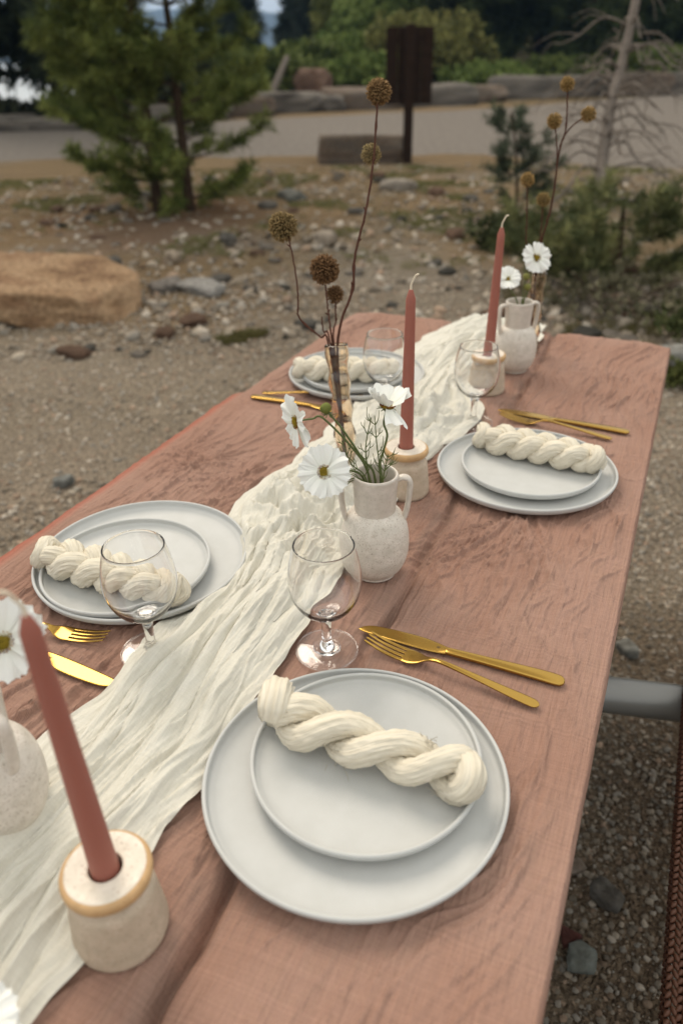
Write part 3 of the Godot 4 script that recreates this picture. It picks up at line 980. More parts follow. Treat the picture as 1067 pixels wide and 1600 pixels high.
	for w in pick:
		k += 1
		var c: Color = w[2]
		var sz: Vector3 = w[1]
		var sm: ArrayMesh
		if k == 18:
			var tb := Buf.new()
			tb.col = c
			tb.lathe([Vector2(0, -0.010), Vector2(0.020, -0.009), Vector2(0.025, -0.004), Vector2(0.024, 0.003), Vector2(0.020, 0.0065), Vector2(0.0, 0.0085)], 3)
			sm = tb.mesh()
		else:
			sm = rough_rock(120 + k, sz, 0.35, 12, 0.03, 24, 16, [c * 0.8, c, c * 1.15])
		var o := solo("stone", sm, M.rock, w[3], "stone", w[0] + Vector3(0, sz.y * 0.6 + 0.003, 0))
		o.rotation.y = k * 1.3
	# scattered stones beyond the table: alike, so they share a label per tone
	var protos := []
	for q in 5:
		protos.append(rough_rock(200 + q, Vector3(1.0, 0.5, 0.75), 0.25, 10, 0.05, 16, 10, [Color(0.75, 0.75, 0.75), Color(1, 1, 1)]))
	var tones := [
		["pale", "pale scattered stones", Color(0.42, 0.375, 0.32)],
		["grey", "grey scattered stones", Color(0.23, 0.215, 0.19)],
		["reddish brown", "reddish scattered stones", Color(0.26, 0.165, 0.115)],
		["dark", "dark scattered stones", Color(0.11, 0.105, 0.09)],
	]
	var mats := []
	for tn in tones:
		var m: StandardMaterial3D = M.rock.duplicate()
		m.albedo_color = (tn[2] as Color).linear_to_srgb()
		mats.append(m)
	for q in 210:
		var a := rng.randf_range(-44, -1)
		var d := 3.9 + 6.6 * pow(rng.randf(), 1.15)
		var ti: int = [0, 0, 1, 1, 1, 2, 2, 3][rng.randi() % 8]
		var sz := (0.022 + 0.075 * pow(rng.randf(), 2.2)) * (0.6 + d * 0.07)
		var p := polar(a, d)
		if Vector2(p.x + 3.1, p.z + 2.75).length() < 0.9 or Vector2(p.x + 4.3, p.z + 5.6).length() < 0.3:
			continue
		var o := solo("scattered_stone", protos[rng.randi() % 5], mats[ti], stone_label(tones[ti][0], a, d, sz), "stone", p + Vector3(0, sz * 0.22, 0), stone_label(tones[ti][0], a, d, sz))
		o.basis = Basis.from_euler(Vector3(rng.randf_range(-0.2, 0.2), rng.randf() * TAU, rng.randf_range(-0.2, 0.2))).scaled(Vector3(sz, sz * rng.randf_range(0.6, 1.1), sz))

func stone_label(tone: String, a: float, d: float, sz: float) -> String:
	var size := "large" if sz > 0.09 else ("middling" if sz > 0.05 else "small")
	var place := "on the gravel behind the sandstone boulder" if a < -36 else ("on the gravel right of the sandstone boulder" if a < -27 else ("on the gravel behind the far left table corner" if a < -16 else "on the ground behind the far vase"))
	if d > 5.6:
		place = "left of the pine" if a < -37 else ("under the pine" if a < -29 else ("in the dry grass between pine and sign" if a < -19 else ("in the dry grass below the sign" if a < -13 else "between the fir sapling and the dead tree")))
	return "%s %s stone %s, %s" % [size, tone, place, "near the road" if d > 7.6 else ("midway to the road" if d > 5.6 else "nearest the table")]

func build_ground_cover() -> void:
	# loose gravel
	var cols := [Color(0.20, 0.165, 0.125), Color(0.15, 0.125, 0.095), Color(0.26, 0.225, 0.18), Color(0.175, 0.17, 0.155), Color(0.21, 0.13, 0.085), Color(0.33, 0.295, 0.25), Color(0.10, 0.085, 0.068)]
	for q in 3:
		var m := rough_rock(300 + q, Vector3(1, 0.62, 0.8), 0.2, 8, 0.0, 8, 6, [Color(0.85, 0.85, 0.85), Color(1.1, 1.1, 1.1)])
		var xfs := []
		var cl := []
		for k in 24000:
			var p: Vector3
			var s: float
			var u := rng.randf()
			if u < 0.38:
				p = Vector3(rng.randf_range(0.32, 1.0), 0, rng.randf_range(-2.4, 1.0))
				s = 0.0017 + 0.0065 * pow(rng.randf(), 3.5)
			elif u < 0.93:
				var a := rng.randf_range(-75, 2)
				p = polar(a, 1.1 + 4.2 * pow(rng.randf(), 0.75))
				s = 0.003 + 0.011 * pow(rng.randf(), 4.0)
			else:
				p = polar(rng.randf_range(-48, 6), 4.0 + 7.0 * rng.randf())
				s = 0.010 + 0.035 * pow(rng.randf(), 3.5)
			if p.x > -0.3 and p.x < 0.3 and p.z > -0.8:
				continue
			xfs.append(Transform3D(Basis.from_euler(Vector3(rng.randf() * 0.6, rng.randf() * TAU, rng.randf() * 0.6)).scaled(Vector3.ONE * s), p + Vector3(0, s * 0.15, 0)))
			cl.append((cols[rng.randi() % cols.size()] as Color).lerp(Color(0.20, 0.165, 0.125), 0.5) * rng.randf_range(1.0, 1.9) * (0.68 if u < 0.38 and p.z > -1.0 else 1.0))  # pebbles right of the table darkened too: shade put into their colour
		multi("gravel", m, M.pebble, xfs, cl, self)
	# dry grass and low green growth
	var r := RandomNumberGenerator.new()
	r.seed = 4
	var b := Buf.new()
	for k in 11:
		var a := r.randf() * TAU
		var o := Vector3(cos(a), 0, sin(a)) * r.randf() * 0.35
		var dir := Vector3(cos(a) * 0.6, 1, sin(a) * 0.6).normalized()
		var side := dir.cross(Vector3(r.randf() - 0.5, 0, r.randf() - 0.5)).normalized() * 0.035
		var tip := o + dir * r.randf_range(0.5, 1.0) + Vector3(cos(a), -0.3, sin(a)) * 0.2
		var base := b.v.size()
		for p in [o - side, o + side, o + dir * 0.45 + side * 0.7, o + dir * 0.45 - side * 0.7, tip]:
			b.v.append(p); b.c.append(Color.WHITE); b.uv.append(Vector2.ZERO)
		for q in [0, 1, 2, 0, 2, 3, 3, 2, 4]:
			b.idx.append(base + q)
	var tuft := b.mesh()
	var nz := fnl(55, 0.5, 3)
	var xg := []
	var cg := []
	var xd := []
	var cd := []
	for k in 26000:
		var p := polar(rng.randf_range(-50, 4), 4.6 + 6.4 * sqrt(rng.randf()))
		var v := nz.get_noise_2d(p.x, p.z)
		var green := nz.get_noise_2d(p.x * 1.6 + 40, p.z * 1.6) > 0.16
		var dd := p.distance_to(EYE)
		if v < -0.06 - 0.06 * (dd - 6.0) and not (green and v < 0.1):
			continue
		if dd < 5.6 and rng.randf() < 0.8:
			continue
		var near_pine := Vector2(p.x + 4.3, p.z + 5.5).length() < 1.1
		if near_pine and rng.randf() < 0.8:
			continue
		var s := rng.randf_range(0.03, 0.085) * (0.7 if not green else 0.9)
		var xf := Transform3D(Basis(Vector3.UP, rng.randf() * TAU).scaled(Vector3(s, s * rng.randf_range(0.5, 1.0), s)), p)
		if green:
			xg.append(xf); cg.append(Color(0.12, 0.125, 0.045).lerp(Color(0.20, 0.185, 0.075), rng.randf()))
		else:
			xd.append(xf); cd.append(Color(0.25, 0.18, 0.10).lerp(Color(0.42, 0.33, 0.21), rng.randf()))
	# small clumps near the boulder
	for w in [[Vector3(-1.79, 0, -2.57), 0.09], [Vector3(-1.72, 0, -2.66), 0.07], [Vector3(0.2, 0, -3.1), 0.16], [Vector3(0.0, 0, -3.4), 0.2], [Vector3(0.35, 0, -3.6), 0.2], [Vector3(0.5, 0, -2.9), 0.12], [Vector3(-0.5, 0, -4.0), 0.2]]:
		for k in 70:
			var a := rng.randf() * TAU
			var p: Vector3 = w[0] + Vector3(cos(a), 0, sin(a)) * w[1] * sqrt(rng.randf())
			var s := rng.randf_range(0.03, 0.06)
			xg.append(Transform3D(Basis(Vector3.UP, rng.randf() * TAU).scaled(Vector3(s, s, s)), p))
			cg.append(Color(0.09, 0.085, 0.03).lerp(Color(0.15, 0.13, 0.05), rng.randf()))
	multi("grass", tuft, M.leaf, xd, cd, self)
	multi("low_green_growth", tuft, M.leaf, xg, cg, self)

# ---------------------------------------------------------------- table
func build_table() -> void:
	var t := thing("picnic_table", "picnic table with grey pipe frame and brown bench under the rose cloth", "picnic table")
	for q in 3:
		var b := Buf.new()
		b.box(Vector3(0.238, 0.04, 1.82), Transform3D(Basis(), Vector3(-0.25 + 0.25 * q, TOP - 0.044, 0)), 0.006)
		part("plank", b.mesh(), M.wood, t)
	for z in [-0.62, -0.165, 0.62]:
		if z != -0.165:
			var lg := Buf.new()
			lg.tube(spline([Vector3(-0.26, 0.0, z), Vector3(-0.2, 0.35, z), Vector3(-0.16, 0.68, z)], 9), ramp(9, 0.03, 0.03), 14)
			part("leg", lg.mesh(), M.steel, t)
			lg = Buf.new()
			lg.tube(spline([Vector3(0.26, 0.0, z), Vector3(0.2, 0.35, z), Vector3(0.16, 0.68, z)], 9), ramp(9, 0.03, 0.03), 14)
			part("leg", lg.mesh(), M.steel, t)
		var cr := Buf.new()
		if z == -0.165:
			cr.tube(spline([Vector3(0.0, 0.40, -0.07), Vector3(0.39, 0.40, -0.155), Vector3(0.62, 0.40, -0.205)], 12), ramp(12, 0.031, 0.031), 20)
			part("bench_pipe", cr.mesh(), M.steel, t)
		else:
			cr.box(Vector3(0.62, 0.05, 0.05), Transform3D(Basis(), Vector3(0, 0.69, z)), 0.004)
			part("crossbar", cr.mesh(), M.steel, t)
	var rail := Buf.new()
	rail.tube(PackedVector3Array([Vector3(0, 0.40, -0.62), Vector3(0, 0.40, 0.62)]), ramp(2, 0.03, 0.03), 16)
	part("rail", rail.mesh(), M.steel, t)
	# bench of coated steel mesh: a slab with a rope-like woven edge
	var seat := Buf.new()
	seat.box(Vector3(0.24, 0.02, 1.7), Transform3D(Basis(), Vector3(0.64, 0.438, 0.05)), 0.006)
	var bench := part("bench_seat", seat.mesh(), M.bench, t)
	var cord := Buf.new()
	for row in 9:
		for k in 168:
			var z := 0.9 - k * 0.0101 + (0.005 if row % 2 else 0.0)
			if z < -0.8:
				continue
			var y := 0.452 - (0.0062 * (row - 4) if row > 4 else 0.0)
			var x := 0.531 - 0.0058 * mini(row, 4) if row <= 4 else 0.5068
			var dirv := Vector3(0.6, 0.25, 1.0) if row % 2 else Vector3(-0.6, 0.25, 1.0)
			dirv = dirv.normalized() * 0.0058
			var c := Vector3(x, y, z)
			cord.tube(PackedVector3Array([c - dirv, c - dirv * 0.4 + Vector3(0, 0.0015, 0), c + dirv * 0.4 + Vector3(0, 0.0015, 0), c + dirv]), PackedFloat32Array([0.0012, 0.0031, 0.0031, 0.0012]), 5)
	part("woven_edge", cord.mesh(), M.bench, bench).set_meta("kind", "stuff")

# ---------------------------------------------------------------- tablecloth
var nA := fnl(71, 1.0, 3)
var nB := fnl(72, 1.0, 2)
var nC := fnl(73, 1.0, 2)
var nD := fnl(74, 1.0, 2)
const PLATES := [Vector3(0.186, 0, 0.453), Vector3(0.205, 0, -0.194), Vector3(-0.205, 0, 0.234), Vector3(-0.197, 0, -0.478)]

const GLASSES := [Vector3(0.087, 0, 0.296), Vector3(-0.093, 0, 0.372), Vector3(0.079, 0, -0.352), Vector3(-0.092, 0, -0.357), Vector3(0.08, 0, 0.132), Vector3(0.0705, 0, 0.643), Vector3(0.047, 0, -0.079), Vector3(0.061, 0, -0.514), Vector3(0.086, 0, -0.643)]
const CUTLERY := [[Vector2(0.107, 0.246), Vector2(0.339, 0.249)], [Vector2(0.124, 0.266), Vector2(0.321, 0.293)], [Vector2(0.108, -0.424), Vector2(0.340, -0.408)], [Vector2(0.118, -0.396), Vector2(0.315, -0.370)], [Vector2(-0.328, 0.418), Vector2(-0.096, 0.434)], [Vector2(-0.346, 0.410), Vector2(-0.150, 0.378)], [Vector2(-0.349, -0.312), Vector2(-0.117, -0.314)], [Vector2(-0.337, -0.335), Vector2(-0.142, -0.372)]]

var last_press := 1.0

func cloth_fold(x: float, z: float) -> float:
	# long soft creases running with the table, warped, with sharper crinkles on them
	var wx := x + nA.get_noise_2d(x * 2.2, z * 1.6) * 0.10 + z * 0.06
	var wz := z + nA.get_noise_2d(x * 3.0 + 9.0, z * 2.0) * 0.12
	var r1 := 1.0 - absf(nB.get_noise_2d(wx * 16.0, wz * 2.6))
	var r2 := 1.0 - absf(nC.get_noise_2d(wx * 42.0, wz * 7.0 + 5.0))
	var r3 := 1.0 - absf(nD.get_noise_2d(wx * 95.0 + wz * 18.0, wz * 20.0))
	var amp := 0.55 + 0.9 * clampf(0.5 + nA.get_noise_2d(x * 4.0 + 31.0, z * 3.0) * 1.3, 0, 1)
	var patch := clampf(0.5 + nA.get_noise_2d(x * 6.0 + 61.0, z * 3.5) * 1.6, 0, 1)
	var h := pow(r1, 6.0) * 0.0050 + pow(r2, 9.0) * 0.0034 * amp + pow(r3, 4.0) * 0.0008 * patch * patch
	# gathered knot of creases on the left of the runner
	var g := Vector2(x + 0.235, z + 0.02)
	var gl := g.length()
	var ang := g.angle()
	h += pow(1.0 - absf(sin(ang * 5.0 + nA.get_noise_2d(x * 9, z * 9) * 3.0)), 4.0) * 0.006 * exp(-gl * gl / 0.010) * smoothstep(0.0, 0.03, gl)
	return h

func cloth_top(x: float, z: float) -> float:
	var h := cloth_fold(x, z)
	var press := 1.0
	for p in PLATES:
		press = minf(press, smoothstep(0.085, 0.150, Vector2(x - p.x, z - p.z).length()))
	for g in GLASSES:
		press = minf(press, 0.12 + 0.88 * smoothstep(0.028, 0.060, Vector2(x - g.x, z - g.z).length()))
	for c in CUTLERY:
		var f := clampf((x - c[0].x) / (c[1].x - c[0].x), 0.0, 1.0)
		press = minf(press, 0.22 + 0.78 * smoothstep(0.010, 0.026, absf(z - lerpf(c[0].y, c[1].y, f)) + maxf(0.0, absf(x - (c[0].x + c[1].x) * 0.5) - absf(c[1].x - c[0].x) * 0.5)))
	h *= 1.0 - 0.72 * smoothstep(0.40, 0.66, z) * smoothstep(0.02, 0.12, x)
	h = lerpf(0.001, h * lerpf(1.0, 0.35, maxf(smoothstep(0.335, 0.372, absf(x)), smoothstep(0.87, 0.915, absf(z)))), press)
	last_press = press
	# the cloth sinks into the joints between the planks
	for s in [-0.125, 0.125]:
		var wv: float = s + nA.get_noise_2d(z * 5.0, s * 20.0) * 0.008
		var depth := 0.019 if s > 0.0 else 0.004
		depth *= 0.45 + 0.55 * smoothstep(0.0, 0.4, z) if s > 0.0 else 1.0
		var q: float = (x - wv) / 0.0058
		h -= depth * exp(-q * q) * lerpf(0.3, 1.0, press)
		h -= depth * 0.45 * exp(-q * q * 0.06) * press
	return h

func creases(xs: PackedFloat32Array, zs: PackedFloat32Array, nx: int, nz: int) -> PackedFloat32Array:
	# sharp pinched creases of the gauze: thin ridges that wander along the table
	var out := PackedFloat32Array()
	out.resize(nx * nz)
	var r := RandomNumberGenerator.new()
	r.seed = 909
	var dx := 0.756 / (nx - 61)
	var dz := 1.844 / (nz - 49)
	var list := []
	for k in 420:
		list.append([Vector2(r.randf_range(-0.37, 0.37), r.randf_range(-0.91, 0.91)), 99.0, 0.03 + 0.24 * pow(r.randf(), 1.8), r.randf_range(0.0007, 0.0025)])
	for k in 26:
		# pinched at the rim of the far right plate, fanning towards the camera
		list.append([Vector2(0.219 + r.randf_range(-0.006, 0.006), -0.066), r.randf_range(-0.75, 0.65), r.randf_range(0.07, 0.24), r.randf_range(0.0018, 0.0042)])
	for k in 22:
		# gathered spot left of the runner
		var a := r.randf() * TAU
		list.append([Vector2(-0.285, -0.05) + Vector2(sin(a), cos(a)) * 0.012, a, r.randf_range(0.04, 0.12), r.randf_range(0.0015, 0.0035)])
	for k in 60:
		# fine parallel pleats on the near left
		list.append([Vector2(r.randf_range(-0.33, -0.08), r.randf_range(0.36, 0.6)), 99.0, r.randf_range(0.06, 0.2), r.randf_range(0.0015, 0.0032)])
	for c in list:
		var p: Vector2 = c[0]
		var free: bool = c[1] > 50.0
		var th: float = 0.0 if free else c[1]
		if free and r.randf() < 0.5:
			th = PI
		var n := int(c[2] / 0.0012)
		var wd := r.randf_range(0.0009, 0.0020) * (1.6 if r.randf() < 0.12 else 1.0)
		var off := r.randf() * 100.0
		for q in n:
			var f := float(q) / n
			var bend := nA.get_noise_2d(p.x * 5.0 + off * 0.03, p.y * 5.0) * 0.9 + nB.get_noise_1d(off + q * 0.03) * 0.55
			var dirn := th + bend
			p += Vector2(sin(dirn), cos(dirn)) * 0.0012
			var amp: float = 1.75 * c[3] * (0.25 + 1.3 * clampf(0.5 + nA.get_noise_2d(p.x * 7.0 + 13.0, p.y * 4.0 + 8.0) * 1.7, 0.0, 1.0) if free else 1.0) * pow(sin(PI * clampf(f * (1.0 if free else 0.5) + (0.0 if free else 0.5), 0.02, 0.98)), 0.7)
			if absf(p.x) > 0.372 or absf(p.y) > 0.915:
				break
			var ci := int((p.x + 0.378) / dx) + 30
			var cj := int((p.y + 0.922) / dz) + 24
			for jj in range(cj - 3, cj + 4):
				for ii in range(ci - 3, ci + 4):
					if ii < 30 or jj < 24 or ii >= nx - 30 or jj >= nz - 24:
						continue
					var d := Vector2(xs[ii] - p.x, zs[jj] - p.y).length() / wd
					var v := amp * exp(-d * d * 0.7)
					if v > out[jj * nx + ii]:
						out[jj * nx + ii] = v
	return out

func build_cloth() -> void:
	var nx := 430
	var nz := 880
	var W := 0.378
	var L := 0.922
	var hang := 0.20
	var pts := PackedVector3Array()
	var cl := PackedColorArray()
	var uvs := PackedVector2Array()
	pts.resize(nx * nz); cl.resize(nx * nz); uvs.resize(nx * nz)
	var xs := PackedFloat32Array()
	var inner_x := nx - 60
	for i in nx:
		if i < 30:
			xs.append(-W - hang * (30 - i) / 30.0)
		elif i >= nx - 30:
			xs.append(W + hang * (i - (nx - 31)) / 30.0)
		else:
			xs.append(lerpf(-W, W, (i - 30.0) / (inner_x - 1)))
	var zs := PackedFloat32Array()
	for j in nz:
		if j < 24:
			zs.append(-L - hang * (24 - j) / 24.0)
		elif j >= nz - 24:
			zs.append(L + hang * (j - (nz - 25)) / 24.0)
		else:
			zs.append(lerpf(-L, L, (j - 24.0) / (nz - 49)))
	var crease := creases(xs, zs, nx, nz)
	var dust := Color(0.48, 0.305, 0.24)
	var deep := Color(0.445, 0.268, 0.205)
	var thin := Color(0.34, 0.24, 0.195)
	for j in nz:
		for i in nx:
			var a := xs[i]
			var b := zs[j]
			var x := clampf(a, -W, W)
			var z := clampf(b, -L, L)
			var y := TOP + 0.0015 + cloth_top(x, z)
			if absf(a) <= W and absf(b) <= L:
				y += crease[j * nx + i] * last_press * (1.0 - 0.45 * smoothstep(0.5, 0.7, z) * smoothstep(0.02, 0.12, x))
			var ox := absf(a) - W
			var oz := absf(b) - L
			if ox > 0.0:
				var sd := signf(a)
				var fold := 0.5 + 0.5 * nB.get_noise_2d(b * 9.0, sd * 4.0 + ox)
				var fl := (0.012 if sd < 0 else 0.002) * fold + ox * (0.05 if sd < 0 else -0.03)
				var ledge := 0.0
				if sd < 0:
					ledge = 0.019 * smoothstep(-0.345, -0.325, b) * (1.0 + 0.25 * nB.get_noise_1d(b * 6.0))
					x += sd * ledge * (1.0 - exp(-ox / 0.010))
				x += sd * ((0.006 if sd < 0 else 0.003) * (1.0 - exp(-ox / 0.004)) + fl * (1.0 - exp(-ox / 0.03)))
				y -= maxf(ox - ledge, 0.0) * 0.95 + minf(ox, ledge) * 0.35
			if oz > 0.0:
				var sz := signf(b)
				var fold2 := 0.5 + 0.5 * nB.get_noise_2d(a * 9.0 + 30.0, sz * 4.0 + oz)
				z += sz * (0.006 * (1.0 - exp(-oz / 0.004)) + (0.02 * fold2 + oz * 0.05) * (1.0 - exp(-oz / 0.03)))
				y -= oz * 0.95
			if x * x > 0.1 and z < -0.8:
				# soft rounded corners at the far end
				var cr := maxf(absf(x) - 0.33, 0.0) * maxf(-z - 0.87, 0.0)
				y -= cr * 3.0
			pts[j * nx + i] = Vector3(x, y, z)
			uvs[j * nx + i] = Vector2(a, b)
			var t := clampf(0.5 + nA.get_noise_2d(a * 5.0 + 3.0, b * 3.0) * 1.3, 0, 1)
			var c := deep.lerp(dust, t)
			var th := clampf(nC.get_noise_2d(a * 24.0 + 8.0, b * 7.0) * 1.8 - 0.75, 0, 1) * 0.5 + 0.6 * exp(-pow((x - 0.118) / 0.022, 2.0)) * clampf(0.5 + nC.get_noise_2d(a * 40.0, b * 12.0) * 1.5, 0, 1)
			c = c.lerp(thin, clampf(th, 0.0, 1.0) * 0.75)
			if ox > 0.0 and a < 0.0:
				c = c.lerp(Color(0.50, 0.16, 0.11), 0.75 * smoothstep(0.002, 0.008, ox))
			cl[j * nx + i] = c
	var bf := Buf.new()
	bf.two = true
	bf.grid(nx, nz, pts, false, cl, uvs)
	solo("tablecloth", bf.mesh(), M.cloth, "dusty rose crinkled gauze cloth spread over the picnic table", "tablecloth")

# ---------------------------------------------------------------- runner
func build_runner() -> void:
	# z, centre x, half width
	var key := [
		Vector3(1.02, 0.03, 0.082), Vector3(0.86, -0.006, 0.070), Vector3(0.72, -0.016, 0.068), Vector3(0.6, -0.022, 0.070), Vector3(0.5, -0.020, 0.068),
		Vector3(0.4, -0.028, 0.068), Vector3(0.3, -0.028, 0.070), Vector3(0.22, -0.030, 0.074), Vector3(0.12, -0.045, 0.086), Vector3(0.02, -0.062, 0.092), Vector3(-0.08, -0.062, 0.086),
		Vector3(-0.18, -0.045, 0.084), Vector3(-0.3, -0.030, 0.092), Vector3(-0.45, -0.042, 0.090), Vector3(-0.6, -0.046, 0.090), Vector3(-0.78, -0.034, 0.096), Vector3(-0.93, 0.0, 0.088), Vector3(-1.1, 0.01, 0.085)]
	var bf := Buf.new()
	bf.two = true
	sheet(bf, key, 0, 620, 120)
	sheet(bf, key, 1, 360, 60)
	solo("table_runner", bf.mesh(), M.runner, "cream cheesecloth runner bunched along the middle of the rose tablecloth", "table runner")

func sheet(bf: Buf, key: Array, layer: int, ns: int, na: int) -> void:
	var path := spline(key, ns)
	var n0 := fnl(81 + layer, 1.0, 2)
	var n1 := fnl(83 + layer, 1.0, 2)
	var n2 := fnl(85 + layer, 1.0, 3)
	var pts := PackedVector3Array()
	var uvs := PackedVector2Array()
	var nk := 8
	for j in ns:
		var s: float = path[j].x
		var cx: float = path[j].y
		var hw: float = path[j].z
		var z := s
		var drop := 0.0
		if z < -0.93:
			drop = (-0.93 - z) * 1.3
			z = -0.93 - (1.0 - exp(-drop * 20.0)) * 0.02
		var bunch := exp(-pow((s - 0.04) / 0.13, 2.0)) + 0.55 * exp(-pow((s + 0.3) / 0.12, 2.0))
		# ridge centres, widths and heights of the folds at this station
		var rc := []
		for k in nk:
			var base := -0.86 + 1.72 * k / (nk - 1)
			rc.append([base + 0.42 * n0.get_noise_2d(k * 13.7, s * 1.7) + 0.5 * bunch * n0.get_noise_2d(k * 31.0 + 7.0, s * 9.0),
				0.17 + 0.11 * n0.get_noise_2d(k * 5.1 + 50.0, s * 3.0), 0.60 + 0.8 * n0.get_noise_2d(k * 7.3 + 90.0, s * 2.6)])
		var el := hw * (1.0 + 0.24 * n1.get_noise_2d(s * 4.5, 3.0) + 0.025 * n1.get_noise_2d(s * 19.0, 9.0))
		var er := hw * (1.0 + 0.24 * n1.get_noise_2d(s * 4.5, 43.0) + 0.025 * n1.get_noise_2d(s * 19.0, 49.0))
		if layer == 1:
			el *= 1.10 + 0.3 * maxf(0.0, n1.get_noise_2d(s * 5.0, 70.0))
			er *= 1.08 + 0.25 * maxf(0.0, n1.get_noise_2d(s * 5.0, 80.0))
		for i in na:
			var a := 2.0 * i / (na - 1) - 1.0
			var f := 0.0
			var lean := 0.0
			for q in rc:
				var r: float = (a - q[0]) / q[1]
				var bmp: float = maxf(q[2], 0.12) * exp(-pow(absf(r), 1.7 if r > 0 else 2.4))
				if bmp > f:
					f = bmp
					lean = r * bmp
			var dome := pow(maxf(1.0 - pow(absf(a), 2.6), 0.0), 0.62)
			var h := dome * (0.007 + 0.022 * f + 0.012 * bunch)
			var wa := a * hw / 0.07 + 0.35 * n0.get_noise_2d(s * 3.0, 5.0) + s * 1.1
			var fine := 1.0 - absf(n1.get_noise_2d(wa * 3.0, s * 3.2))
			var fine2 := 1.0 - absf(n2.get_noise_2d(wa * 8.0 + 40.0, s * 4.5))
			h += dome * (pow(fine, 6.0) * 0.0050 + pow(fine2, 6.0) * 0.0016) * (1.0 - 0.4 * bunch)
			var px := a * hw
			var sw := n1.get_noise_2d(px * 7.0 + 3.0, s * 7.0)
			h += dome * bunch * (0.026 * n0.get_noise_2d(px * 17.0 + 20.0, s * 17.0) + 0.0075 * pow(1.0 - absf(sin(sw * 11.0)), 2.0) + 0.003 * pow(1.0 - absf(sin(sw * 31.0)), 2.0))
			if layer == 1:
				h = 0.0035 + 0.0045 * pow(fine, 3.0) + 0.0035 * pow(fine2, 2.0) - 0.003 * pow(absf(a), 8.0)
			var off := a * (el if a < 0.0 else er)
			off += lean * 0.0035 * dome * (1.0 if layer == 0 else 0.0)
			var x := cx + off
			for p in PLATES:
				h = lerpf(-0.0035, h, smoothstep(0.118, 0.146, Vector2(x - p.x, s - p.z).length()))
			pts.append(Vector3(x, TOP + 0.0075 + h - drop, z))
			uvs.append(Vector2(a * hw * 10.0, s * 3.0))
	# rows run towards -z: order them the other way so that up is outside
	var p2 := PackedVector3Array()
	var u2 := PackedVector2Array()
	for j in ns:
		for i in na:
			p2.append(pts[(ns - 1 - j) * na + i])
			u2.append(uvs[(ns - 1 - j) * na + i])
	bf.grid(na, ns, p2, false, PackedColorArray(), u2)

# ---------------------------------------------------------------- place settings
func plate_mesh(R: float, H: float) -> ArrayMesh:
	var b := Buf.new()
	var p := [Vector2(0, 0.0015), Vector2(R * 0.60, 0.0012), Vector2(R * 0.68, 0.0), Vector2(R * 0.72, 0.0008), Vector2(R * 0.86, 0.0035), Vector2(R * 0.955, 0.0082), Vector2(R * 0.988, H * 0.62), Vector2(R - 0.0002, H - 0.0032), Vector2(R, H - 0.0016), Vector2(R - 0.0009, H - 0.0004), Vector2(R - 0.0021, H), Vector2(R - 0.0033, H - 0.0005), Vector2(R - 0.0040, H - 0.0018), Vector2(R * 0.962, H * 0.66), Vector2(R * 0.938, 0.0105), Vector2(R * 0.90, 0.0078), Vector2(R * 0.82, 0.0062), Vector2(R * 0.6, 0.0056), Vector2(R * 0.3, 0.0054), Vector2(0, 0.0054)]
	b.lathe(spl2(p, 4), 120)
	return b.mesh()

func sweep_bar(b: Buf, st: Array, xf: Transform3D) -> void:
	# st: x along, y height, z offset, half width, half thickness
	var pts := PackedVector3Array()
	var seg := 12
	for s in st:
		for i in seg:
			var a := TAU * i / seg
			var ca := cos(a)
			var sa := sin(a)
			var zz: float = s[2] + s[3] * signf(ca) * pow(absf(ca), 0.45)
			var yy: float = s[1] + s[4] * signf(sa) * pow(absf(sa), 0.6)
			pts.append(xf * Vector3(s[0], yy, zz))
	b.grid(seg, st.size(), pts, true)
	# make outside face outwards
	var start := b.idx.size() - (st.size() - 1) * seg * 6
	for k in range(start, b.idx.size(), 3):
		var t := b.idx[k + 1]
		b.idx[k + 1] = b.idx[k + 2]
		b.idx[k + 2] = t

func dense(st: Array, per: int) -> Array:
	var out := []
	for i in st.size() - 1:
		for k in per:
			var t := float(k) / per
			var row := []
			for q in 5:
				row.append(cubic_interpolate(st[i][q], st[i + 1][q], st[maxi(i - 1, 0)][q], st[mini(i + 2, st.size() - 1)][q], t))
			out.append(row)
	out.append(st[-1])
	return out

func make_knife(label: String, at: Vector3, yaw: float) -> void:
	var t := thing("butter_knife", label, "knife", at, "gold knives")
	t.rotation.y = yaw
	var b := Buf.new()
	sweep_bar(b, dense([[0.0, 0.0022, 0.004, 0.0005, 0.0005], [0.004, 0.0022, 0.002, 0.0042, 0.0007], [0.016, 0.0022, 0.0, 0.0078, 0.0008], [0.045, 0.0022, -0.0006, 0.0098, 0.0009], [0.075, 0.0022, -0.0004, 0.0100, 0.001], [0.093, 0.0023, 0.0008, 0.0080, 0.0012], [0.104, 0.0025, 0.0018, 0.0056, 0.0018]], 5), Transform3D())
	part("blade", b.mesh(), M.gold, t)
	b = Buf.new()
	sweep_bar(b, dense([[0.1035, 0.0026, 0.0018, 0.0052, 0.0018], [0.108, 0.0028, 0.0016, 0.0050, 0.0024], [0.15, 0.0030, 0.0008, 0.0060, 0.0027], [0.20, 0.0030, 0.0, 0.0078, 0.0027], [0.224, 0.0028, 0.0, 0.0080, 0.0024], [0.2305, 0.0025, 0.0, 0.0055, 0.0018], [0.2325, 0.0024, 0.0, 0.0012, 0.0006]], 6), Transform3D())
	part("handle", b.mesh(), M.gold, t)
	b = Buf.new()
	for q in 3:
		b.box(Vector3(0.0007, 0.0004, 0.0030), Transform3D(Basis(), Vector3(0.0930 + 0.0013 * q, 0.00345, 0.0004)), 0.0001)
	b.box(Vector3(0.0036, 0.0004, 0.0006), Transform3D(Basis(), Vector3(0.0943, 0.00352, 0.0004)), 0.0001)
	part("maker_mark", b.mesh(), M.hole, t)

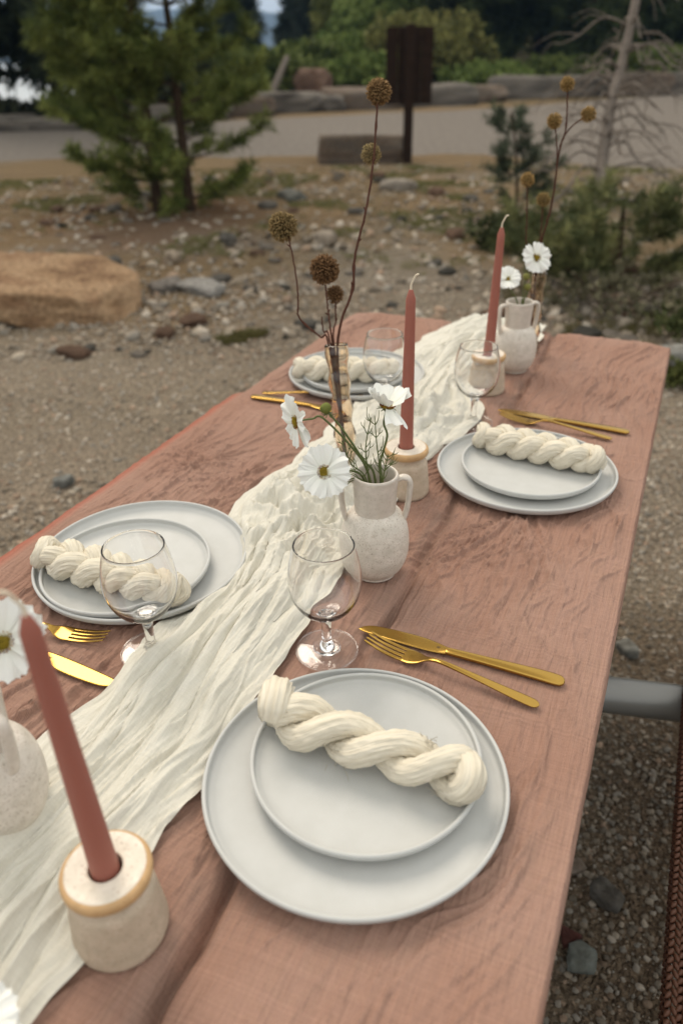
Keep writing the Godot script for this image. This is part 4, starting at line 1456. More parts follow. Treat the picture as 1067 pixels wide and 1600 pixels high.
func make_fork(label: String, at: Vector3, yaw: float) -> void:
	var t := thing("dinner_fork", label, "fork", at, "gold forks")
	t.rotation.y = yaw
	var b := Buf.new()
	sweep_bar(b, dense([[0.0465, 0.0026, 0.0, 0.0112, 0.0009], [0.055, 0.0030, 0.0, 0.0115, 0.0009], [0.064, 0.0046, 0.0, 0.0088, 0.0010], [0.071, 0.0072, 0.0, 0.0046, 0.0012], [0.080, 0.0105, 0.0, 0.0029, 0.0015], [0.095, 0.0115, 0.0, 0.0029, 0.0016], [0.13, 0.0088, 0.0, 0.0040, 0.0015], [0.17, 0.0050, 0.0, 0.0058, 0.0014], [0.190, 0.0034, 0.0, 0.0062, 0.0013], [0.1965, 0.0030, 0.0, 0.0045, 0.0010], [0.199, 0.0030, 0.0, 0.0008, 0.0005]], 5), Transform3D())
	part("handle", b.mesh(), M.gold, t)
	for k in 4:
		b = Buf.new()
		var z := -0.0089 + 0.00593 * k
		sweep_bar(b, dense([[0.0, 0.0098, z * 0.92, 0.0006, 0.0005], [0.003, 0.0088, z * 0.93, 0.0012, 0.0008], [0.018, 0.0048, z * 0.97, 0.0017, 0.0009], [0.034, 0.0028, z, 0.0020, 0.0009], [0.0475, 0.0026, z, 0.0021, 0.0008]], 4), Transform3D())
		part("tine", b.mesh(), M.gold, t)

func napkin_mesh(kind: int, sd: int, L: float) -> ArrayMesh:
	# kind 0: two strands twisted into a rope with a loop knob; kind 1: three strand plait
	var b := Buf.new()
	var nz := fnl(sd, 1.0, 3)
	var strands := []
	if kind == 0:
		var path := []
		var rad := []
		var turns := 1.75
		var N := 90
		for k in N:
			var f := float(k) / (N - 1)
			var ph := 0.9 + turns * TAU * f
			var r := 0.0132 * (1.0 + 0.15 * sin(f * 9.0 + sd))
			path.append(Vector3(f * L, sin(ph) * r * 0.82, cos(ph) * r)); rad.append(0.0141 * (0.97 + 0.1 * nz.get_noise_1d(f * 3.0)) * (1.0 - 0.12 * f))
		var pe := 0.9 + turns * TAU
		for k in 12:
			var f := (k + 1) / 13.0
			var ph := pe + PI * f
			path.append(Vector3(L + sin(PI * f) * 0.010, sin(ph) * 0.010, cos(ph) * 0.011)); rad.append(0.0140)
		for k in N:
			var f := 1.0 - float(k) / (N - 1)
			var ph := 0.9 + PI + turns * TAU * f
			var r := 0.0132 * (1.0 + 0.15 * cos(f * 8.0 + sd))
			path.append(Vector3(f * L, sin(ph) * r * 0.82, cos(ph) * r)); rad.append(0.0141 * (0.97 + 0.1 * nz.get_noise_1d(f * 3.0 + 9.0)) * (1.0 - 0.12 * f))
		for k in 22:
			var f := (k + 1) / 23.0
			var ph := 0.9 + PI - PI * f + sin(f * PI) * 1.2
			path.append(Vector3(0.004 - sin(PI * f) * 0.017, sin(ph) * 0.014 + 0.002, cos(ph) * 0.019)); rad.append(0.0148 + 0.0022 * sin(PI * f))
		path.append(path[0]); rad.append(rad[0])
		strands.append([path, rad])
	else:
		for q in 3:
			var path := []
			var rad := []
			var N := 100
			for k in N:
				var f := float(k) / (N - 1)
				var env := minf(1.0, minf(f, 1.0 - f) * 9.0 + 0.22)
				var ph := TAU * (1.35 * f) * 1.25 + q * TAU / 3.0
				path.append(Vector3(f * L, sin(2.0 * ph) * 0.0085 * env, cos(ph) * 0.0155 * env))
				rad.append((0.0136 + 0.0014 * nz.get_noise_2d(f * 4.0, q * 9.0)) * (0.62 + 0.38 * sqrt(minf(1.0, minf(f, 1.0 - f) * 9.0))))
			strands.append([path, rad])
		# the tucked-in knots at both ends
		for e in 2:
			var path := []
			var rad := []
			for k in 30:
				var f := k / 29.0
				var a := f * TAU * 1.15 + e
				path.append(Vector3(L * e + (0.004 if e else -0.004) + 0.004 * sin(a * 2.0), sin(a) * 0.0105, cos(a) * 0.0120)); rad.append(0.0115)
			strands.append([path, rad])
	var sn := 0
	for s in strands:
		sn += 1
		var path: Array = s[0]
		var rad: Array = s[1]
		var n := path.size()
		var seg := 44
		var pts := PackedVector3Array()
		var nn := Vector3.ZERO
		for k in n:
			var t: Vector3 = ((path[mini(k + 1, n - 1)] as Vector3) - (path[maxi(k - 1, 0)] as Vector3)).normalized()
			if nn == Vector3.ZERO:
				nn = t.cross(Vector3(0.3, 1, 0.1)).normalized()
			nn = (nn - t * nn.dot(t)).normalized()
			var bb := nn.cross(t)
			for i in seg + 1:
				var a := TAU * i / seg
				# cloth wrinkles that run along the strand, slowly winding round it
				var w := a + k * 0.022
				var c1 := 1.0 - absf(nz.get_noise_3d(cos(w) * 2.6, sin(w) * 2.6, k * 0.018 + sn * 11.0))
				var c2 := 1.0 - absf(nz.get_noise_3d(cos(w) * 6.0, sin(w) * 6.0, k * 0.03 + sn * 17.0))
				var rr: float = rad[k] * (0.84 + 0.17 * pow(c1, 3.0) + 0.09 * pow(c2, 4.0))
				pts.append((path[k] as Vector3) + (nn * cos(a) + bb * sin(a)) * rr)
		b.grid(seg + 1, n, pts)
	return b.mesh()

func fray(b: Buf, at: Vector3, sd: int, count: int, size: float) -> void:
	var r := RandomNumberGenerator.new()
	r.seed = sd
	for k in count:
		var p := at + Vector3(r.randf_range(-1, 1) * 0.011, r.randf_range(-1, 1) * 0.003, r.randf_range(-1, 1) * 0.005)
		var d := Vector3(r.randf_range(-1, 1), r.randf_range(-0.5, 0.5), r.randf_range(-0.4, 1)).normalized() * size * r.randf_range(0.5, 1.2)
		b.tube(spline([p, p + d * 0.5 + Vector3(0, 0.002, 0), p + d + Vector3(r.randf_range(-1, 1), 0, r.randf_range(-1, 1)) * 0.003], 5), ramp(5, 0.00035, 0.0002), 4)

func build_place_settings() -> void:
	var big := plate_mesh(0.137, 0.0195)
	var small := plate_mesh(0.1062, 0.0185)
	var where := ["at the nearest place setting", "at the far right place setting", "at the near left place setting", "at the far left behind the amber vase"]
	var sal := [Vector2(0.188, 0.432), Vector2(0.210, -0.200), Vector2(-0.208, 0.262), Vector2(-0.200, -0.470)]
	for k in 4:
		var p: Vector3 = PLATES[k]
		solo("dinner_plate", big, M.plate, "large grey plate under a small one " + where[k], "plate", Vector3(p.x, TOP + 0.0030, p.z), "large dinner plates")
		var q: Vector2 = sal[k]
		solo("salad_plate", small, M.plate, "small grey plate under a napkin " + where[k], "plate", Vector3(q.x, TOP + 0.0088, q.y), "small plates")
	# napkins: from one end to the other
	var ends := [
		[Vector3(0.098, 0.8005, 0.431), Vector3(0.277, 0.7985, 0.433), 0, "cream napkin twisted into a thick rope with a knobby end on the nearest plate"],
		[Vector3(0.128, 0.7975, -0.241), Vector3(0.300, 0.7975, -0.221), 1, "plaited cream napkin on the far right plate"],
		[Vector3(-0.298, 0.7975, 0.298), Vector3(-0.112, 0.7975, 0.302), 1, "plaited cream napkin on the near left plate behind the wine glass"],
		[Vector3(-0.287, 0.7975, -0.412), Vector3(-0.118, 0.7975, -0.468), 1, "plaited cream napkin on the farthest plate behind the amber vase"]]
	var k2 := 0
	for e in ends:
		k2 += 1
		var a: Vector3 = e[0]
		var c: Vector3 = e[1]
		var o := thing("twisted_napkin", e[3], "napkin", a, "cream napkins")
		var x := (c - a).normalized()
		var z := x.cross(Vector3.UP).normalized()
		o.basis = Basis(x, z.cross(x), z)
		part("cloth", napkin_mesh(e[2], 400 + k2, (c - a).length()), M.napkin, o)
		if k2 == 1:
			var fb := Buf.new()
			var ln := (c - a).length()
			fray(fb, Vector3(ln * 0.36, 0.006, 0.021), 1, 12, 0.006)
			fray(fb, Vector3(ln * 0.40, -0.019, 0.022), 2, 5, 0.006)
			fray(fb, Vector3(ln * 0.96, -0.008, 0.020), 3, 10, 0.009)
			fray(fb, Vector3(ln * 0.80, 0.012, -0.018), 4, 8, 0.008)
			part("frayed_threads", fb.mesh(), M.napkin, o)
	# cutlery: tip first, handle along +x
	var ty := TOP + 0.0050
	make_knife("gold knife above the gold fork right of the near wine glass", Vector3(0.107, ty, 0.246), -0.012)
	make_fork("gold fork between the nearest plate and its knife", Vector3(0.124, ty, 0.266), -0.135)
	make_knife("gold knife behind the far right plates", Vector3(0.108, ty, -0.424), -0.07)
	make_fork("gold fork tucked behind the far right plates", Vector3(0.118, ty, -0.396), -0.13)
	make_knife("gold knife whose blade shows between near candle and runner", Vector3(-0.096, ty, 0.434), PI - 0.07)
	make_fork("gold fork below the near left plates", Vector3(-0.150, ty, 0.378), PI + 0.16)
	make_knife("gold knife before the farthest left plates", Vector3(-0.117, ty, -0.314), PI + 0.01)
	make_fork("gold fork before the farthest left plates, closest to the plate", Vector3(-0.142, ty, -0.372), PI + 0.19)
	# wine glasses
	var goblet := [Vector3(0.087, 0, 0.296), Vector3(-0.093, 0, 0.372), Vector3(0.079, 0, -0.352), Vector3(-0.092, 0, -0.357)]
	var gl := ["short stemmed clear wine glass before the two handled vase", "short stemmed clear wine glass before the near left plates", "short stemmed clear wine glass left of the far right plates", "short stemmed clear wine glass before the farthest plates, left of a candle"]
	var foot := Buf.new()
	foot.lathe(spl2([Vector2(0.0, 0.0012), Vector2(0.020, 0.0008), Vector2(0.0333, 0.0002), Vector2(0.0338, 0.0012), Vector2(0.0333, 0.0024), Vector2(0.022, 0.0038), Vector2(0.0145, 0.0050)], 4), 72)
	var fm := foot.mesh()
	var stem := Buf.new()
	stem.lathe(spl2([Vector2(0.0, 0.0040), Vector2(0.0142, 0.0045), Vector2(0.0138, 0.0058), Vector2(0.0095, 0.0078), Vector2(0.0066, 0.0115), Vector2(0.0052, 0.020), Vector2(0.0052, 0.032), Vector2(0.0062, 0.042), Vector2(0.0078, 0.0470), Vector2(0.0080, 0.0492), Vector2(0.0, 0.0488)], 5), 48)
	var sm := stem.mesh()
	var bowl := Buf.new()
	bowl.lathe(spl2([Vector2(0.0, 0.0490), Vector2(0.0080, 0.0495), Vector2(0.0128, 0.0518), Vector2(0.0200, 0.0560), Vector2(0.0290, 0.0650), Vector2(0.0362, 0.0790), Vector2(0.0392, 0.0950), Vector2(0.0385, 0.1120), Vector2(0.0352, 0.1290), Vector2(0.0324, 0.1388), Vector2(0.0322, 0.1412), Vector2(0.0313, 0.1422), Vector2(0.0304, 0.1412), Vector2(0.0307, 0.1388), Vector2(0.0338, 0.1286), Vector2(0.0372, 0.1118), Vector2(0.0379, 0.0950), Vector2(0.0349, 0.0796), Vector2(0.0276, 0.0665), Vector2(0.0186, 0.0582), Vector2(0.0100, 0.0552), Vector2(0.0, 0.0546)], 5), 80)
	var bm := bowl.mesh()
	var ring := Buf.new()
	var rp := []
	for k in 13:
		var a := TAU * k / 12.0
		rp.append(Vector2(0.0344 + cos(a) * 0.0007, 0.0014 + sin(a) * 0.0009))
	ring.lathe(rp, 72)
	var rm := ring.mesh()
	for k in 4:
		var o := thing("wine_glass", gl[k], "glass", goblet[k] + Vector3(0, TOP + 0.0055, 0), "wine glasses")
		part("foot", fm, M.pane, o)
		part("stem", sm, M.glass, o)
		part("bowl", bm, M.glass, o)
		part("foot_edge", rm, M.glass, o)

# ---------------------------------------------------------------- candles and vases
func vase_mesh_parts(parent: Node3D, turn: float) -> void:
	var b := Buf.new()
	b.lathe(spl2([Vector2(0, 0.002), Vector2(0.022, 0.0015), Vector2(0.0262, 0.0), Vector2(0.0275, 0.0015), Vector2(0.0278, 0.004), Vector2(0.0305, 0.0065), Vector2(0.0365, 0.015), Vector2(0.0412, 0.029), Vector2(0.0427, 0.045), Vector2(0.0418, 0.061), Vector2(0.0385, 0.076), Vector2(0.0325, 0.0872), Vector2(0.0262, 0.0925), Vector2(0.0235, 0.0925)], 5), 80)
	part("body", b.mesh(), M.stone, parent)
	b = Buf.new()
	b.lathe(spl2([Vector2(0.0245, 0.0900), Vector2(0.0252, 0.0930), Vector2(0.0258, 0.105), Vector2(0.0266, 0.122), Vector2(0.0276, 0.137), Vector2(0.0277, 0.1405), Vector2(0.0266, 0.1424), Vector2(0.0250, 0.1424), Vector2(0.0240, 0.1405), Vector2(0.0236, 0.135), Vector2(0.0228, 0.11), Vector2(0.0222, 0.092), Vector2(0.026, 0.08), Vector2(0.032, 0.06), Vector2(0.0, 0.03)], 5), 64)
	part("neck", b.mesh(), M.stone_neck, parent)
	for s in [-1.0, 1.0]:
		b = Buf.new()
		var x: Vector3 = Vector3(cos(turn), 0, -sin(turn)) * s
		var up := Vector3.UP
		var path := spline([x * 0.0255 + up * 0.1335, x * 0.0330 + up * 0.1365, x * 0.0395 + up * 0.1340, x * 0.0418 + up * 0.1260, x * 0.0412 + up * 0.112, x * 0.0398 + up * 0.098, x * 0.0375 + up * 0.086, x * 0.0350 + up * 0.079], 30)
		# a flattened strap
		var z: Vector3 = x.cross(up)
		var pts := PackedVector3Array()
		for k in 30:
			var t := (path[mini(k + 1, 29)] - path[maxi(k - 1, 0)]).normalized()
			var nrm := t.cross(z).normalized()
			for i in 12:
				var a := TAU * i / 12
				pts.append(path[k] + z * cos(a) * 0.0058 - nrm * sin(a) * 0.0036)
		b.grid(12, 30, pts, true)
		part("handle", b.mesh(), M.stone_neck, parent)

func candle_set(at: Vector3, lean: Vector3, lh: String, lc: String, sd: int) -> void:
	var h := thing("candle_holder", lh, "candle holder", at, "stoneware candle holders")
	var b := Buf.new()
	b.lathe(spl2([Vector2(0, 0.001), Vector2(0.031, 0.0), Vector2(0.0350, 0.0015), Vector2(0.0362, 0.006), Vector2(0.0352, 0.018), Vector2(0.0335, 0.034), Vector2(0.0322, 0.046), Vector2(0.0310, 0.0515), Vector2(0.0285, 0.0545), Vector2(0.0262, 0.0565), Vector2(0.0255, 0.0605), Vector2(0.0258, 0.0655)], 5), 64, Transform3D(), 0.006)
	part("body", b.mesh(), M.holder, h)
	b = Buf.new()
	b.lathe(spl2([Vector2(0.0250, 0.0632), Vector2(0.0298, 0.0636), Vector2(0.0322, 0.0655), Vector2(0.0330, 0.0690), Vector2(0.0326, 0.0722), Vector2(0.0310, 0.0742), Vector2(0.0290, 0.0750)], 5), 64, Transform3D(), 0.006)
	part("clay_rim", b.mesh(), M.clay, h)
	b = Buf.new()
	b.lathe(spl2([Vector2(0.0293, 0.0749), Vector2(0.0270, 0.0756), Vector2(0.0180, 0.0752), Vector2(0.0136, 0.0752), Vector2(0.0124, 0.0745), Vector2(0.0121, 0.0700), Vector2(0.0120, 0.0400)], 5), 64)
	part("top_disc", b.mesh(), M.holder_top, h)
	b = Buf.new()
	b.lathe([Vector2(0.0121, 0.0405), Vector2(0.0, 0.0405)], 32)
	part("socket_floor", b.mesh(), M.hole, h)
	var c := thing("taper_candle", lc, "candle", at + Vector3(0, 0.042, 0), "terracotta taper candles")
	var path := PackedVector3Array()
	var rad := PackedFloat32Array()
	var n := 24
	for k in n:
		var f := float(k) / (n - 1)
		path.append(Vector3(lean.x * f, 0.262 * f, lean.z * f))
		var rr := lerpf(0.0108, 0.0062, f)
		if f > 0.95:
			rr *= sqrt(maxf(1.0 - pow((f - 0.95) / 0.055, 2.0), 0.02))
		rad.append(rr)
	b = Buf.new()
	b.tube(path, rad, 28)
	part("wax", b.mesh(), M.wax, c)
	var tip := path[n - 1]
	b = Buf.new()
	var wa := sd * 2.1
	b.tube(spline([tip - Vector3(0, 0.004, 0), tip + Vector3(0, 0.006, 0), tip + Vector3(cos(wa) * 0.003, 0.013, sin(wa) * 0.003), tip + Vector3(cos(wa) * 0.006, 0.019, sin(wa) * 0.006) , tip + Vector3(cos(wa) * 0.010, 0.021, sin(wa) * 0.010)], 14), PackedFloat32Array([0.0016, 0.0016, 0.0014, 0.0013, 0.0013, 0.0012, 0.0013, 0.0012, 0.0013, 0.0012, 0.0013, 0.0014, 0.0013, 0.0009]), 8)
	part("wick", b.mesh(), M.wick, c)

func ripple_vase(at: Vector3, lean: Vector3, H: float, label: String) -> void:
	var b := Buf.new()
	var prof := []
	var n := 90
	prof.append(Vector2(0.0, 0.0))
	for k in n:
		var f := float(k) / (n - 1)
		var r := lerpf(0.0150, 0.0178, pow(absf(f - 0.45) * 2.0, 2.0)) + 0.0024 * sin(f * TAU * 4.5 + 0.6) * (1.0 - 0.4 * f)
		if f > 0.94:
			r = lerpf(r, 0.0182, (f - 0.94) / 0.06)
		prof.append(Vector2(r, 0.001 + f * H))
	prof.append(Vector2(0.0176, H + 0.0022))
	for k in n:
		var f := 1.0 - float(k) / (n - 1)
		var r := lerpf(0.0150, 0.0178, pow(absf(f - 0.45) * 2.0, 2.0)) + 0.0018 * sin(f * TAU * 4.5 + 0.6) * (1.0 - 0.4 * f) - 0.0017
		if f > 0.94:
			r = lerpf(r, 0.0165, (f - 0.94) / 0.06)
		prof.append(Vector2(r, 0.006 + f * (H - 0.005)))
	prof.append(Vector2(0.0, 0.006))
	var y := (Vector3(0, H, 0) + lean).normalized()
	var x := y.cross(Vector3.BACK).normalized()
	b.lathe(prof, 48, Transform3D(Basis(x, y, x.cross(y)), Vector3.ZERO), 0.03)
	solo("bud_vase", b.mesh(), M.amber, label, "vase", at, "amber glass bud vases")

func build_candles_and_vases() -> void:
	candle_set(Vector3(0.0705, TOP + 0.004, 0.643), Vector3(-0.006, 0, 0.0), "stoneware candle holder with tan clay rim at the bottom left, nearest the camera", "terracotta taper candle leaning at the lower left, nearest the camera", 1)
	candle_set(Vector3(0.047, TOP + 0.004, -0.079), Vector3(0.0, 0, 0), "stoneware candle holder with tan clay rim behind the two handled vase", "terracotta taper candle in the middle behind the cosmos flowers", 3)
	candle_set(Vector3(0.061, TOP + 0.004, -0.514), Vector3(0.004, 0, 0), "stoneware candle holder seen through the far wine glass", "terracotta taper candle farthest away beside the far vase", 0)
	var turn := deg_to_rad(23.9)
	var v := thing("two_handled_vase", "cream speckled stoneware vase with two handles in the middle of the table", "vase", Vector3(0.08, TOP + 0.004, 0.132), "two handled stoneware vases")
	vase_mesh_parts(v, turn)
	v = thing("two_handled_vase", "cream stoneware vase with two handles at the far end by the farthest candle", "vase", Vector3(0.086, TOP + 0.004, -0.643), "two handled stoneware vases")
	vase_mesh_parts(v, turn + 0.25)
	v = thing("two_handled_vase", "cream stoneware vase cut off by the left edge of the picture", "vase", Vector3(-0.079, TOP + 0.012, 0.606), "two handled stoneware vases")
	vase_mesh_parts(v, turn - 0.5)
	ripple_vase(Vector3(-0.058, TOP + 0.016, -0.105), Vector3(-0.030, 0, -0.030), 0.186, "slim rippled amber glass vase holding dried stems in the middle")
	ripple_vase(Vector3(0.095, TOP + 0.004, -0.775), Vector3(0.0, 0, 0.01), 0.168, "slim rippled amber glass vase at the far end behind the far vase")

# ---------------------------------------------------------------- flowers
func cosmos(label: String, at: Vector3, n: Vector3, R: float, cup: float, sd: int, petals: int, stem: Array, droop := {}, group := "white cosmos flowers") -> Node3D:
	var r := RandomNumberGenerator.new()
	r.seed = sd
	var t := thing("cosmos_flower", label, "flower", at, group)
	var bs := facing(n, sd * 0.7)
	for k in petals:
		var b := Buf.new()
		var a := TAU * k / petals + r.randf_range(-0.1, 0.1)
		var L := R * r.randf_range(0.94, 1.06)
		var W := R * 0.43 * r.randf_range(0.9, 1.12)
		var cu: float = cup + r.randf_range(-0.12, 0.12)
		if droop.has(k):
			cu = droop[k]
		var nu := 25
		var nv := 16
		var pts := PackedVector3Array()
		var cl := PackedColorArray()
		var tw := r.randf_range(-0.2, 0.2)
		for j in nv:
			var f := float(j) / (nv - 1)
			for i in nu:
				var s := 2.0 * i / (nu - 1) - 1.0
				var notch := 0.10 * absf(sin(s * PI * 1.5 + 0.3 * sd)) + 0.10 * pow(absf(s), 3.0)
				var ff := f * (1.0 - notch * f)
				var w := W * (0.16 + 0.84 * pow(sin(minf(ff * 0.60 + 0.04, 0.5) * PI), 1.15))
				var pleat := 0.05 * R * sin(s * 6.5 + sd + k) * f + 0.014 * R * sin(s * 19.0 + k) * f
				var el := cu * (1.0 if cu > 0 else 1.0)
				var rad := R * 0.10 + L * 0.92 * ff * cos(el * (0.35 + 0.65 * ff))
				var y := L * 0.9 * ff * sin(el * (1.15 - 0.45 * ff)) + pleat - 0.10 * R * s * s * f + tw * s * w * f
				var side := s * w
				pts.append(bs * (Basis(Vector3.UP, a) * Vector3(rad, y + 0.0012 * (k % 2) + 0.0003 * k, side)))
				cl.append(Color(0.83, 0.83, 0.79).lerp(Color(0.74, 0.77, 0.62), pow(1.0 - f, 3.0) * 0.6))
		b.grid(nu, nv, pts, false, cl)
		part("petal", b.mesh(), M.petal, t)
	# the disc: olive yellow florets ringed by dark red ones
	var d := Buf.new()
	d.col = Color(0.22, 0.17, 0.03)
	d.lathe([Vector2(0, 0.10 * R), Vector2(0.12 * R, 0.095 * R), Vector2(0.2 * R, 0.06 * R), Vector2(0.235 * R, 0.0), Vector2(0.12 * R, -0.05 * R), Vector2(0, -0.06 * R)], 20, Transform3D(bs, Vector3.ZERO))
	for k in 80:
		var f := sqrt((k + 0.5) / 80.0)
		var a := k * 2.39996
		var rr := f * 0.235 * R
		var hh := 0.10 * R * (1.0 - f * f) + 0.02 * R
		var c := Color(0.42, 0.31, 0.04) if f < 0.55 else (Color(0.34, 0.24, 0.03) if f < 0.82 else (Color(0.16, 0.02, 0.012) if k % 2 else Color(0.40, 0.20, 0.03)))
		d.col = c * r.randf_range(0.75, 1.15)
		var p := Vector3(cos(a) * rr, hh, sin(a) * rr)
		var dirn := Vector3(cos(a) * f * 0.8, 1.0, sin(a) * f * 0.8).normalized()
		var tall := 0.05 * R if f < 0.8 else 0.09 * R
		d.tube(PackedVector3Array([bs * (p - dirn * 0.02 * R), bs * (p + dirn * tall * 0.7), bs * (p + dirn * tall)]), PackedFloat32Array([0.014 * R, 0.019 * R, 0.010 * R]), 5)
	part("flower_centre", d.mesh(), M.vertex, t)
	var g := Buf.new()
	g.lathe([Vector2(0, -0.17 * R), Vector2(0.06 * R, -0.16 * R), Vector2(0.13 * R, -0.08 * R), Vector2(0.16 * R, -0.01 * R)], 14, Transform3D(bs, Vector3.ZERO))
	for k in 8:
		var a := TAU * k / 8
		g.tube(PackedVector3Array([bs * Vector3(cos(a) * 0.12 * R, -0.05 * R, sin(a) * 0.12 * R), bs * Vector3(cos(a) * 0.26 * R, -0.05 * R, sin(a) * 0.26 * R), bs * Vector3(cos(a) * 0.36 * R, -0.09 * R, sin(a) * 0.36 * R)]), PackedFloat32Array([0.02 * R, 0.022 * R, 0.004 * R]), 5)
	part("sepals", g.mesh(), M.stem, t)
	if stem.size():
		var sp := [bs * Vector3(0, -0.14 * R, 0), bs * Vector3(0, -0.6 * R, 0)]
		for q in stem:
			sp.append(q - at)
		var sb := Buf.new()
		sb.tube(spline(sp, 26), ramp(26, 0.0011, 0.0015), 8)
		part("stem", sb.mesh(), M.stem, t)
	return t

func frond(label: String, pts: Array, sd: int) -> void:
	# feathery cosmos foliage: a stem with paired thread-like leaflets
	var r := RandomNumberGenerator.new()
	r.seed = sd
	var base: Vector3 = pts[0]
	var t := thing("feathery_frond", label, "leaf", base, "feathery fronds in the middle vase")
	var lp := []
	for p in pts:
		lp.append(p - base)
	var sp := spline(lp, 30)
	var b := Buf.new()
	b.tube(sp, ramp(30, 0.0012, 0.0005), 6)
	part("stem", b.mesh(), M.stem, t)
	for k in 6:
		var i := 10 + k * 3 + r.randi_range(0, 2)
		if i > 28:
			break
		var d := (sp[i + 1] - sp[i - 1]).normalized()
		for s in [-1.0, 1.0]:
			if r.randf() < 0.35:
				continue
			var lat: Vector3 = d.cross(Vector3(0.4, 0.4, 0.82)).normalized().rotated(d, r.randf_range(-0.7, 0.7)) * s
			var ln := r.randf_range(0.010, 0.020) * (1.1 - 0.5 * k / 9.0)
			var q := Buf.new()
			var e: Vector3 = sp[i] + (lat * 0.5 + d * 0.95).normalized() * ln
			q.tube(spline([sp[i], sp[i] + lat * ln * 0.34 + d * ln * 0.4, e + d * ln * 0.2], 8), ramp(8, 0.0007, 0.0003), 5)
			if r.randf() < 0.6:
				var m: Vector3 = sp[i] + lat * ln * 0.32 + d * ln * 0.38
				q.tube(PackedVector3Array([m, m + lat * ln * 0.32 + d * ln * 0.2, m + lat * ln * 0.45 + d * ln * 0.45]), PackedFloat32Array([0.0006, 0.0005, 0.0002]), 5)
			part("leaflet", q.mesh(), M.stem, t)

func seed_head(parent: Node3D, at: Vector3, R: float, sd: int, tone: Color, dense_n := 620) -> void:
	var r := RandomNumberGenerator.new()
	r.seed = sd
	var b := Buf.new()
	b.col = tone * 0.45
	var pr := []
	for k in 13:
		var a := -PI / 2 + PI * k / 12
		pr.append(Vector2(cos(a) * R * 0.66, sin(a) * R * 0.66))
	b.lathe(pr, 18, Transform3D(Basis(), at))
	for k in dense_n:
		var y := 1.0 - 2.0 * (k + 0.5) / dense_n
		var a := k * 2.39996
		var d := Vector3(cos(a) * sqrt(1 - y * y), y, sin(a) * sqrt(1 - y * y))
		d = (d + Vector3(r.randf_range(-1, 1), r.randf_range(-1, 1), r.randf_range(-1, 1)) * 0.14).normalized()
		var ln := R * r.randf_range(0.82, 1.07)
		var sd1 := d.cross(Vector3(r.randf() - 0.5, r.randf() - 0.5, r.randf() - 0.5)).normalized()
		var sd2 := d.cross(sd1)
		var w := R * 0.055
		var c := tone * r.randf_range(0.65, 1.25)
		var base := b.v.size()
		var p0 := at + d * R * 0.58
		var p1 := at + d * ln * 0.9
		var p2 := at + d * ln
		for q in [p0 + sd1 * w * 0.5, p0 - sd1 * w * 0.5, p1 + sd1 * w, p1 + sd2 * w, p1 - sd1 * w, p1 - sd2 * w, p2 + sd1 * w * 0.7, p2 - sd2 * w * 0.7]:
			b.v.append(q); b.uv.append(Vector2.ZERO)
		for q in 2:
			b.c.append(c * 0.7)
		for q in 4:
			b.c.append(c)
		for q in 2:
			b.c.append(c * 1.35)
		for q in [0, 1, 2, 1, 4, 2, 2, 3, 6, 3, 4, 6, 4, 5, 7, 5, 2, 7, 2, 6, 7, 4, 7, 6]:
			b.idx.append(base + q)
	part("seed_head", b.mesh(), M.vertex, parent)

func stalk(parent: Node3D, pts: Array, r0: float, r1: float, knots: int, sd: int) -> void:
	var r := RandomNumberGenerator.new()
	r.seed = sd
	var n := 60
	var sp := spline(pts, n)
	var rad := ramp(n, r0 * 0.85, r1 * 0.82)
	for k in knots:
		var i := r.randi_range(8, n - 6)
		rad[i] *= 1.5
	for i in n:
		sp[i] += Vector3(r.randf_range(-1, 1), 0, r.randf_range(-1, 1)) * 0.0005
	var b := Buf.new()
	b.tube(sp, rad, 9)
	for k in knots:
		var i := r.randi_range(8, n - 6)
		var d := Vector3(r.randf_range(-1, 1), 0.6, r.randf_range(-1, 1)).normalized()
		b.tube(PackedVector3Array([sp[i], sp[i] + d * 0.004, sp[i] + d * 0.0065]), PackedFloat32Array([rad[i] * 0.9, rad[i] * 0.8, rad[i] * 0.5]), 6)
	part("stalk", b.mesh(), M.dry, parent)

